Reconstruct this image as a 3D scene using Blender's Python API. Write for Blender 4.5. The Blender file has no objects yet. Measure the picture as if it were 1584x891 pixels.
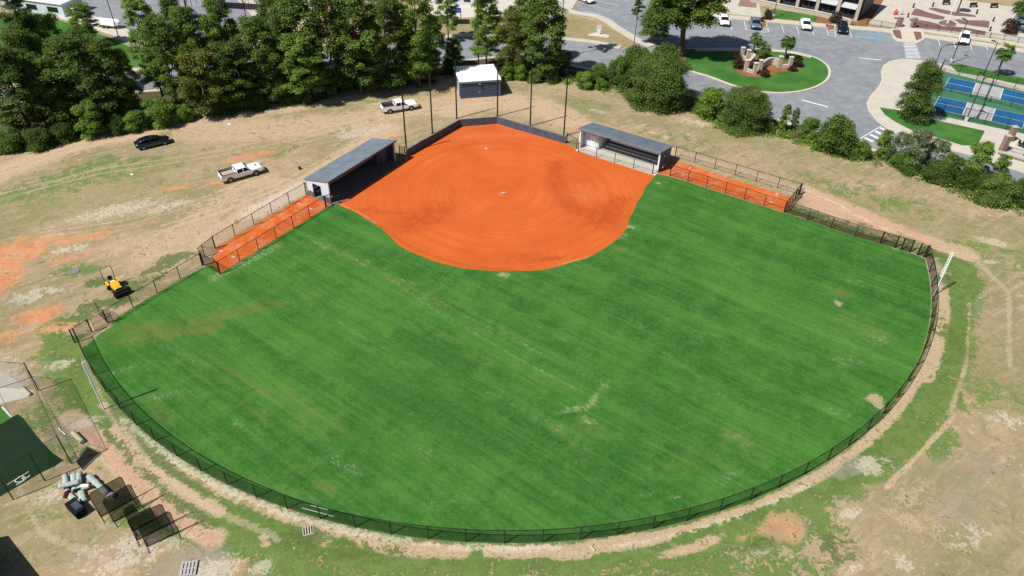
import bpy, math, random
import numpy as np
from mathutils import Vector, Matrix, geometry
random.seed(7); np.random.seed(7)
S = bpy.context.scene; C = S.collection; PI = math.pi
# ------------------------------------------------------------------ camera model
FPX, CH = 1147.56, 52.77
_d = np.array([759.42-792, 1902.2-445.5, FPX]); _d /= np.linalg.norm(_d)
_Y = np.array([0, 0, 1.])-_d[2]*_d; _Y /= np.linalg.norm(_Y); _X = np.cross(_Y, -_d)
if _X[0] < 0: _X = -_X
def at(px, py, z=0.):
    r = np.array([px-792, py-445.5, FPX]); p = r*(CH-z)/(r@_d)
    return (float(p@_X), float(p@_Y))
def depth(px, py):
    r = np.array([px-792, py-445.5, FPX]); return CH/(r@_d)*FPX
def proj(x, y, z):
    v = _X*x+_Y*y+_d*(CH-z); return 792+FPX*v[0]/v[2], 445.5+FPX*v[1]/v[2]
def hgt(b, t):
    x, y = at(*b); best = (1e9, 0)
    for i in range(1, 700):
        q = proj(x, y, i*.05); e = (q[0]-t[0])**2*.15+(q[1]-t[1])**2
        if e < best[0]: best = (e, i*.05)
    return best[1]
cam = bpy.data.cameras.new('camera'); co = bpy.data.objects.new('camera', cam); C.objects.link(co)
R_ = Matrix(((_X[0], -_X[1], -_X[2]), (_Y[0], -_Y[1], -_Y[2]), (-_d[0], _d[1], _d[2])))
co.matrix_world = Matrix.Translation((0, 0, CH)) @ R_.to_4x4()
cam.sensor_width = 36; cam.lens = 36*FPX/1584; cam.clip_end = 6000; S.camera = co
# ------------------------------------------------------------------ light
SUN = Vector((-.826*math.cos(math.radians(52)), -.563*math.cos(math.radians(52)), math.sin(math.radians(52)))).normalized()
W = bpy.data.worlds.new("World"); S.world = W; W.use_nodes = True
nt = W.node_tree; bg = nt.nodes['Background']; sk = nt.nodes.new('ShaderNodeTexSky'); sk.sky_type = 'NISHITA'; sk.sun_disc = False
sk.sun_elevation = math.radians(52); sk.sun_rotation = math.atan2(SUN.x, SUN.y)
nt.links.new(sk.outputs[0], bg.inputs[0]); bg.inputs[1].default_value = .055
sl = bpy.data.lights.new('sun', 'SUN'); sl.energy = 5.0; sl.angle = math.radians(.5); sl.color = (1, .95, .87)
so = bpy.data.objects.new('sun', sl); C.objects.link(so); so.rotation_euler = SUN.to_track_quat('Z', 'Y').to_euler(); so.location = (0, 0, 60)
S.view_settings.view_transform = 'Standard'; S.view_settings.look = 'None'; S.view_settings.gamma = 1; S.view_settings.exposure = .2
S.view_settings.use_curve_mapping = False
# ------------------------------------------------------------------ materials
class NT:
    def __init__(s, name):
        s.m = bpy.data.materials.new(name); s.m.use_nodes = True; s.t = s.m.node_tree; s.N = s.t.nodes; s.L = s.t.links
        s.b = s.N['Principled BSDF']; s.tc = s.N.new('ShaderNodeTexCoord')
    def n(s, ty, **k):
        o = s.N.new(ty)
        for a, v in k.items(): setattr(o, a, v)
        return o
    def put(s, sock, v):
        if hasattr(v, 'is_output') or hasattr(v, 'links'): s.L.new(v, sock)
        elif isinstance(v, (tuple, list)): sock.default_value = tuple(v)+(1,)*(len(sock.default_value)-len(v))
        else: sock.default_value = v
    def noise(s, scale, detail=4, rough=.55, vec=None, dist=0, color=False):
        o = s.n('ShaderNodeTexNoise'); o.inputs['Scale'].default_value = scale; o.inputs['Detail'].default_value = detail
        o.inputs['Roughness'].default_value = rough; o.inputs['Distortion'].default_value = dist
        s.L.new(vec if vec is not None else s.tc.outputs['Object'], o.inputs['Vector'])
        return o.outputs[1 if color else 0]
    def math(s, op, a, b=0., c=None, clamp=False):
        o = s.n('ShaderNodeMath', operation=op, use_clamp=clamp); s.put(o.inputs[0], a); s.put(o.inputs[1], b)
        if c is not None: s.put(o.inputs[2], c)
        return o.outputs[0]
    def ramp(s, v, lo, hi, a=0., b=1.):
        o = s.n('ShaderNodeMapRange', interpolation_type='SMOOTHSTEP'); s.put(o.inputs[0], v)
        for i, x in enumerate((lo, hi, a, b)): o.inputs[i+1].default_value = x
        return o.outputs[0]
    def mix(s, f, a, b, mode='MIX'):
        o = s.n('ShaderNodeMix', data_type='RGBA', blend_type=mode); s.put(o.inputs[0], f); s.put(o.inputs[6], a); s.put(o.inputs[7], b)
        return o.outputs[2]
    def mapped(s, rotz=0, scale=(1, 1, 1)):
        o = s.n('ShaderNodeMapping'); o.inputs['Rotation'].default_value = (0, 0, rotz); s.L.new(s.tc.outputs['Object'], o.inputs[0])
        q = s.n('ShaderNodeMapping'); q.inputs['Scale'].default_value = scale; s.L.new(o.outputs[0], q.inputs[0]); return q.outputs[0]
    def attr(s, name):
        o = s.n('ShaderNodeAttribute', attribute_name=name); sp = s.n('ShaderNodeSeparateColor'); s.L.new(o.outputs[0], sp.inputs[0])
        return sp.outputs[0], sp.outputs[1], sp.outputs[2], o.outputs['Alpha']
    def bump(s, h, strength=.3, dist=.05):
        o = s.n('ShaderNodeBump'); o.inputs['Strength'].default_value = strength; o.inputs['Distance'].default_value = dist
        s.L.new(h, o.inputs['Height']); s.L.new(o.outputs[0], s.b.inputs['Normal'])
    def fin(s, col, rough=.9, spec=.2, metal=0.):
        s.put(s.b.inputs['Base Color'], col); s.put(s.b.inputs['Roughness'], rough); s.b.inputs['Specular IOR Level'].default_value = spec
        s.b.inputs['Metallic'].default_value = metal; return s.m
def plain(name, col, rough=.7, spec=.3, metal=0., var=.18, scale=2.5, coat=0.):
    t = NT(name); f = t.noise(scale, 5, .6); g = t.noise(scale*9, 3, .6)
    v = t.ramp(t.math('ADD', t.math('MULTIPLY', f, .7), t.math('MULTIPLY', g, .3)), .3, .7)
    c = t.mix(v, [x*(1-var) for x in col], [min(1, x*(1+var)) for x in col])
    t.b.inputs['Coat Weight'].default_value = coat
    return t.fin(c, rough, spec, metal)
def grainy(name, col, amt=.25, rough=.95, s1=.6, s2=25., bump=.15):
    t = NT(name); a = t.noise(s1, 5, .6); b = t.noise(s2, 2, .5)
    c = t.mix(t.ramp(a, .3, .7), [x*(1-amt) for x in col], [min(1, x*(1+amt)) for x in col])
    c = t.mix(t.ramp(b, .3, .7), c, [x*.75 for x in col]); t.bump(b, bump, .02)
    return t.fin(c, rough, .15)
M = {}
M['white_paint'] = plain('white_paint', (.88, .88, .89), .4, .4, var=.02, coat=.15)
M['dark_paint'] = plain('dark_paint', (.006, .008, .02), .18, .5, var=.1, coat=1)
M['black_paint'] = plain('black_paint', (.008, .008, .009), .2, .5, var=.1, coat=1)
M['blue_paint'] = plain('blue_paint', (.16, .23, .32), .25, .5, metal=.3, var=.05, coat=1)
M['glass'] = plain('car_glass', (.012, .014, .018), .08, .6, var=.1)
M['rubber'] = plain('rubber', (.015, .015, .016), .85, .2)
M['rim'] = plain('wheel_metal', (.3, .3, .31), .4, .5, metal=.6)
M['red_lamp'] = plain('tail_lamp', (.28, .01, .01), .25, .5)
M['lamp'] = plain('head_lamp', (.7, .7, .72), .15, .6)
M['bed'] = plain('bed_liner', (.018, .018, .02), .8, .2)
M['tan_load'] = plain('tan_boards', (.5, .38, .27), .8, .2, var=.12)
M['yellow'] = plain('yellow_paint', (.72, .42, .02), .35, .5, var=.08, coat=.3)
M['black_metal'] = plain('black_metal', (.012, .012, .013), .5, .4)
M['grey_metal'] = plain('grey_metal', (.3, .31, .32), .45, .4, metal=.4)
M['white_metal'] = plain('white_metal', (.8, .81, .83), .45, .4, var=.04)
M['roof_grey'] = plain('roof_sheet', (.165, .20, .245), .45, .4, var=.22, scale=.8)
M['wall_grey'] = plain('wall_board_grey', (.11, .13, .17), .7, .25, var=.08)
M['wall_light'] = plain('wall_board_light', (.56, .62, .68), .7, .2, var=.06)
M['pad'] = plain('padding', (.075, .09, .125), .65, .25, var=.2, scale=1.2)
M['shed_wall'] = plain('shed_wall', (.075, .095, .15), .7, .2, var=.1)
M['shed_roof'] = plain('shed_roof', (.92, .92, .92), .6, .3, var=.03)
M['floor_dark'] = grainy('dark_concrete', (.20, .185, .165), .15)  # darkened to hold the shade on the left dugout floor; also the manhole rim
M['slab'] = grainy('concrete_slab', (.62, .58, .52), .08)
M['concrete'] = grainy('concrete', (.57, .53, .46), .12, s1=.4)
M['kerb'] = grainy('kerb_concrete', (.62, .57, .47), .12, s1=1.5)
M['paint_white'] = grainy('road_paint', (.72, .74, .76), .12, s1=2)
M['paint_blue'] = grainy('blue_road_paint', (.16, .42, .60), .15, s1=2)
M['stone'] = grainy('pale_block', (.50, .43, .37), .18, s1=3)
M['brick'] = grainy('brown_brick', (.30, .19, .16), .25, s1=2, s2=14)
M['paver'] = grainy('brown_paver', (.22, .13, .115), .2, s1=1, s2=8)
M['mulch'] = grainy('pine_mulch', (.27, .13, .06), .35, s1=1.2, s2=9)
M['plate'] = plain('white_rubber', (.5, .45, .38), .6, .3, var=.08, scale=8)
M['bark'] = grainy('bark', (.13, .10, .075), .35, s1=2, s2=12, bump=.4)
M['pine_bark'] = grainy('pine_bark', (.085, .065, .05), .3, s1=2, s2=12, bump=.4)
M['turf_roll'] = plain('turf_backing', (.36, .42, .39), .75, .2, var=.14, scale=3)
M['log'] = plain('pale_tube', (.52, .45, .30), .8, .2, var=.15)
M['red'] = plain('red_sheet', (.55, .06, .03), .6, .3)
M['blue'] = plain('blue_sheet', (.03, .08, .30), .6, .3)
M['wood'] = plain('weathered_wood', (.42, .39, .38), .8, .2, var=.2, scale=4)
M['navy_wall'] = plain('navy_wall', (.025, .03, .045), .6, .3)
M['awning'] = plain('awning_cloth', (.42, .45, .48), .7, .2, var=.1)
M['solar'] = plain('dark_lid', (.06, .06, .085), .35, .5)
M['dark_cloth'] = plain('dark_cloth', (.012, .012, .014), .9, .1)
M['skin'] = plain('skin', (.35, .2, .13), .6, .3, var=.03)
M['shirt'] = plain('pale_shirt', (.55, .58, .66), .9, .1, var=.05)
M['denim'] = plain('dark_trousers', (.03, .04, .07), .9, .1)
def net_mat(name, fac, col=(.01, .01, .011)):
    t = NT(name); tr = t.n('ShaderNodeBsdfTransparent'); mx = t.n('ShaderNodeMixShader'); mx.inputs[0].default_value = fac
    t.fin(col, .8, .1); out = t.N['Material Output']
    t.L.new(tr.outputs[0], mx.inputs[1]); t.L.new(t.b.outputs[0], mx.inputs[2]); t.L.new(mx.outputs[0], out.inputs[0]); return t.m
M['chain'] = net_mat('chain_link', .38)
M['chain_light'] = net_mat('thin_chain_link', .16)
M['net'] = net_mat('black_net', .74)
M['net_thin'] = net_mat('fine_net', .16)
def asphalt():
    t = NT('asphalt'); a = t.noise(.08, 5, .6, dist=1); b = t.noise(.5, 5, .65); g = t.noise(14, 2, .5)
    c = t.mix(t.ramp(a, .35, .65), (.205, .222, .25), (.255, .27, .295)); c = t.mix(t.ramp(b, .42, .66, 0, .55), c, (.34, .35, .36)); c = t.mix(t.ramp(t.noise(.22, 6, .75, dist=1.5), .56, .66, 0, .45), c, (.14, .15, .165)); c = t.mix(t.ramp(t.noise(1.1, 4, .6), .68, .76, 0, .5), c, (.09, .09, .10))
    c = t.mix(t.ramp(g, .4, .7, 0, .35), c, (.15, .16, .18)); cr = t.noise(.35, 8, .75, dist=2)
    c = t.mix(t.math('MULTIPLY', t.ramp(t.math('ABSOLUTE', t.math('SUBTRACT', cr, .5)), 0, .012, 1, 0), .35), c, (.08, .08, .09))
    t.bump(g, .1, .01); return t.fin(c, .88, .2)
M['asphalt'] = asphalt()
def lawn():
    t = NT('lawn_grass'); a = t.noise(.25, 5, .6); g = t.noise(9, 3, .6)
    c = t.mix(t.ramp(a, .3, .7), (.042, .14, .026), (.085, .205, .045)); c = t.mix(t.ramp(g, .35, .7, 0, .5), c, (.02, .085, .014)); t.bump(g, .3, .04)
    return t.fin(c, .95, .1)
M['lawn'] = lawn()
def court(name, col):
    t = NT(name); a = t.noise(.6, 4, .6); return t.fin(t.mix(t.ramp(a, .3, .7), [x*.88 for x in col], [x*1.12 for x in col]), .8, .2)
M['cage_shade_green'] = court('cage_turf_shade_green', (.007, .028, .009)); M['court_green'] = court('court_green', (.05, .16, .085)); M['court_blue'] = court('court_blue', (.012, .10, .24)); M['court_grey'] = court('court_grey', (.36, .37, .38))  # cage green is darkened to hold a shadow cast from out of frame
def leaf(name, ca, cb, trans=.38):
    t = NT(name); at_ = t.n('ShaderNodeAttribute', attribute_name='lv'); oi = t.n('ShaderNodeObjectInfo')
    big = t.noise(.5, 3, .6); f = t.math('ADD', t.math('MULTIPLY', at_.outputs['Fac'], .6), t.math('MULTIPLY', big, .4))
    c = t.mix(t.ramp(f, .2, .8), ca, cb); c = t.mix(t.math('MULTIPLY', oi.outputs['Random'], .25), c, (.085, .11, .02))
    t.fin(c, .6, .25); tl = t.n('ShaderNodeBsdfTranslucent'); t.put(tl.inputs[0], t.mix(.5, c, (.12, .2, .02)))
    mx = t.n('ShaderNodeMixShader'); mx.inputs[0].default_value = trans; out = t.N['Material Output']
    t.L.new(t.b.outputs[0], mx.inputs[1]); t.L.new(tl.outputs[0], mx.inputs[2]); t.L.new(mx.outputs[0], out.inputs[0]); return t.m
M['leaf_dark'] = leaf('dark_leaves', (.034, .078, .014), (.165, .245, .045))
M['leaf_mid'] = leaf('green_leaves', (.045, .11, .018), (.215, .325, .055))
M['leaf_bright'] = leaf('bright_leaves', (.07, .165, .02), (.30, .45, .07))
M['leaf_olive'] = leaf('olive_leaves', (.07, .10, .018), (.24, .27, .05))
M['leaf_pine'] = leaf('pine_needles', (.04, .09, .025), (.15, .23, .07))
M['leaf_pale'] = leaf('pale_blossom_leaves', (.07, .12, .04), (.30, .36, .20))
M['leaf_red'] = leaf('plum_leaves', (.035, .015, .014), (.09, .035, .03))
M['weed_leaf'] = leaf('weed_leaves', (.07, .18, .028), (.20, .33, .07), .3)
M['leaf_palm'] = leaf('palm_fronds', (.08, .17, .02), (.34, .46, .07))
# ------------------------------------------------------------------ objects
def link(o, parent=None):
    C.objects.link(o)
    if parent is not None: o.parent = parent
    return o
def thing(name, label, cat, loc=(0, 0, 0), rz=0, group=None):
    o = link(bpy.data.objects.new(name, None)); o.empty_display_size = .3; o.location = loc if len(loc) == 3 else (loc[0], loc[1], 0); o.rotation_euler = (0, 0, rz)
    o['label'] = label; o['category'] = cat
    if group: o['group'] = group
    return o
def tag(o, label, cat, group=None):
    o['label'] = label; o['category'] = cat
    if group: o['group'] = group
    return o
def dup(root, label, loc=None, rz=None, scale=None, group=None):
    def cp(o, par):
        c = o.copy(); C.objects.link(c); c.parent = par
        for ch in list(o.children): cp(ch, c)
        return c
    r = cp(root, None); r['label'] = label
    if group: r['group'] = group
    if loc is not None: r.location = loc if len(loc) == 3 else (loc[0], loc[1], 0)
    if rz is not None: r.rotation_euler = (0, 0, rz)
    if scale is not None: r.scale = scale
    return r
class MB:
    def __init__(s): s.v = []; s.f = []
    def add(s, vs, fs):
        k = len(s.v); s.v += [tuple(v) for v in vs]; s.f += [tuple(i+k for i in f) for f in fs]; return s
    def box(s, c, d, rz=0, mat=None):
        x, y, z = d[0]/2, d[1]/2, d[2]/2; m = Matrix.Translation(c) @ (mat.to_4x4() if mat else Matrix.Rotation(rz, 4, 'Z'))
        vs = [m @ Vector(p) for p in [(-x, -y, -z), (x, -y, -z), (x, y, -z), (-x, y, -z), (-x, -y, z), (x, -y, z), (x, y, z), (-x, y, z)]]
        return s.add(vs, [(0, 3, 2, 1), (4, 5, 6, 7), (0, 1, 5, 4), (1, 2, 6, 5), (2, 3, 7, 6), (3, 0, 4, 7)])
    def tube(s, pts, r, n=8, cap=True):
        rs = r if isinstance(r, (list, tuple)) else [r]*len(pts); P = [Vector(p) for p in pts]; vs = []; fs = []
        for i, p in enumerate(P):
            t = (P[min(i+1, len(P)-1)]-P[max(i-1, 0)]).normalized(); a = Vector((0, 0, 1)) if abs(t.z) < .9 else Vector((1, 0, 0))
            u = t.cross(a).normalized(); w = t.cross(u)
            for k in range(n): vs.append(p+(u*math.cos(2*PI*k/n)+w*math.sin(2*PI*k/n))*rs[i])
        for i in range(len(P)-1):
            for k in range(n): fs.append((i*n+k, i*n+(k+1) % n, (i+1)*n+(k+1) % n, (i+1)*n+k))
        if cap: fs += [tuple(range(n-1, -1, -1)), tuple((len(P)-1)*n+k for k in range(n))]
        return s.add(vs, fs)
    def prism(s, poly, z0, z1):
        n = len(poly); vs = [(x, y, z0) for x, y in poly]+[(x, y, z1) for x, y in poly]
        return s.add(vs, [tuple(range(n, 2*n)), tuple(range(n-1, -1, -1))]+[(i, (i+1) % n, (i+1) % n+n, i+n) for i in range(n)])
    def loft(s, rings, cap=True):
        n = len(rings[0]); vs = [p for r in rings for p in r]; fs = []
        for i in range(len(rings)-1):
            for k in range(n): fs.append((i*n+k, i*n+(k+1) % n, (i+1)*n+(k+1) % n, (i+1)*n+k))
        if cap: fs += [tuple(range(n-1, -1, -1)), tuple((len(rings)-1)*n+k for k in range(n))]
        return s.add(vs, fs)
    def quad(s, a, b, c, d): return s.add([a, b, c, d], [(0, 1, 2, 3)])
    def build(s, name, mat, parent=None, smooth=False, bevel=0):
        me = bpy.data.meshes.new(name); me.from_pydata(s.v, [], s.f); me.materials.append(M[mat] if isinstance(mat, str) else mat)
        if smooth: me.polygons.foreach_set('use_smooth', [True]*len(me.polygons))
        me.update(); o = link(bpy.data.objects.new(name, me), parent)
        if bevel: b = o.modifiers.new('bevel', 'BEVEL'); b.width = bevel; b.segments = 2; b.limit_method = 'ANGLE'
        return o
def smoothpoly(P, n=6, closed=True):
    out = []; N = len(P)
    for i in range(N if closed else N-1):
        g = (lambda k: P[k % N]) if closed else (lambda k: P[max(0, min(N-1, k))])
        p0, p1, p2, p3 = g(i-1), g(i), g(i+1), g(i+2)
        for j in range(n):
            t = j/n
            out.append(tuple(.5*((2*p1[a])+(-p0[a]+p2[a])*t+(2*p0[a]-5*p1[a]+4*p2[a]-p3[a])*t*t+(-p0[a]+3*p1[a]-3*p2[a]+p3[a])*t**3) for a in (0, 1)))
    if not closed: out.append(tuple(P[-1]))
    return out
def struct(o): o['kind'] = 'structure'; return o
def slab(name, pts, z, mat, px=True, smooth=0, z0=None):
    P = [at(*p) for p in pts] if px else pts
    if smooth: P = smoothpoly(P, smooth)
    V = [Vector((x, y, z)) for x, y in P]; tris = geometry.tessellate_polygon([V]); mb = MB(); area = sum(P[i][0]*P[(i+1) % len(P)][1]-P[(i+1) % len(P)][0]*P[i][1] for i in range(len(P)))
    fs = []
    for t in tris:
        a, b, c = [V[i] for i in t]; fs.append(tuple(t) if (b-a).cross(c-a).z > 0 else tuple(reversed(t)))
    mb.add(V, fs)
    if z0 is not None:
        n = len(P)
        for i in range(n):
            a, b = P[i], P[(i+1) % n]
            if area < 0: a, b = b, a
            mb.quad((a[0], a[1], z0), (b[0], b[1], z0), (b[0], b[1], z), (a[0], a[1], z))
    return struct(mb.build(name, mat))
def offset(P, d):   # shrink polygon (world coords) by d
    n = len(P); A = sum(P[i][0]*P[(i+1) % n][1]-P[(i+1) % n][0]*P[i][1] for i in range(n)); sg = 1 if A > 0 else -1; out = []
    for i in range(n):
        a, b, c = Vector(P[i-1]), Vector(P[i]), Vector(P[(i+1) % n]); t = ((b-a).normalized()+(c-b).normalized())
        t = t.normalized() if t.length > 1e-6 else Vector((1, 0)); out.append((b.x-t.y*d*sg, b.y+t.x*d*sg))
    return out
# ------------------------------------------------------------------ masks
def mask_blob(X, Y, c, rx, ry=None, ang=0, amp=1.):
    x0, y0 = at(*c); ry = ry or rx; ca, sa = math.cos(ang), math.sin(ang); dx, dy = X-x0, Y-y0
    u = (dx*ca+dy*sa)/rx; v = (-dx*sa+dy*ca)/ry; r = np.sqrt(u*u+v*v); return amp*np.clip(1.5-r, 0, 1)
def mask_stroke(X, Y, pts, w, amp=1., px=True):
    P = np.array([at(*p) for p in pts] if px else pts); D = np.full(X.shape, 1e9)
    for a, b in zip(P[:-1], P[1:]):
        ab = b-a; t = np.clip(((X-a[0])*ab[0]+(Y-a[1])*ab[1])/(ab@ab), 0, 1); D = np.minimum(D, np.hypot(X-a[0]-t*ab[0], Y-a[1]-t*ab[1]))
    return amp*np.clip(1.5-D/w, 0, 1)
def mask_poly(X, Y, pts, soft=1.5, amp=1.):
    P = np.array([at(*p) for p in pts]); inside = np.zeros(X.shape, bool); D = np.full(X.shape, 1e9)
    for a, b in zip(P, np.roll(P, -1, 0)):
        cr = ((a[1] > Y) != (b[1] > Y)) & (X < (b[0]-a[0])*(Y-a[1])/(b[1]-a[1]+1e-12)+a[0]); inside ^= cr
        ab = b-a; t = np.clip(((X-a[0])*ab[0]+(Y-a[1])*ab[1])/(ab@ab), 0, 1); D = np.minimum(D, np.hypot(X-a[0]-t*ab[0], Y-a[1]-t*ab[1]))
    return amp*np.clip(.5+np.where(inside, D, -D)/(2*soft), 0, 1)
def paint(X, Y, feats):
    out = np.zeros(X.shape+(4,), np.float32)
    for f in feats:
        ch, kind = f[0], f[1]; m = {'b': mask_blob, 's': mask_stroke, 'p': mask_poly}[kind](X, Y, *f[2:]); out[..., ch] = np.maximum(out[..., ch], m)
    return out
def grid_mesh(name, X, Y, z, mat, attrs, wrap=False):
    h, w = X.shape; co_ = np.zeros((h*w, 3), np.float32); co_[:, 0] = X.ravel(); co_[:, 1] = Y.ravel(); co_[:, 2] = z
    idx = np.arange(h*w).reshape(h, w); a = idx[:-1, :-1]; b = idx[:-1, 1:]; c = idx[1:, 1:]; d_ = idx[1:, :-1]
    F = np.stack([a, b, c, d_], -1).reshape(-1, 4); me = bpy.data.meshes.new(name); me.vertices.add(h*w); me.vertices.foreach_set('co', co_.ravel())
    me.loops.add(F.size); me.loops.foreach_set('vertex_index', F.ravel().astype(np.int32)); me.polygons.add(len(F)); me.polygons.foreach_set('loop_start', (np.arange(len(F))*4).astype(np.int32))
    me.update(calc_edges=True); me.materials.append(M[mat])
    for k, arr in attrs.items():
        at_ = me.attributes.new(k, 'FLOAT_COLOR', 'POINT'); at_.data.foreach_set('color', arr.reshape(-1).astype(np.float32))
    return struct(link(bpy.data.objects.new(name, me)))
FC, FR = (-1.22, 87.61), 53.63       # outfield fence arc
PIT, HOME = (-1.447, 88.12), (-4.367, 100.796)
def arcpts(a0, a1, r, n=60): return [(FC[0]+r*math.cos(math.radians(a0+(a1-a0)*i/n)), FC[1]+r*math.sin(math.radians(a0+(a1-a0)*i/n))) for i in range(n+1)]
A0 = math.degrees(math.atan2(56.2-FC[1], -45.1-FC[0])); A1 = math.degrees(math.atan2(74.97-FC[1], 50.6-FC[0]))   # about -144.4 and -13.7
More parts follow.
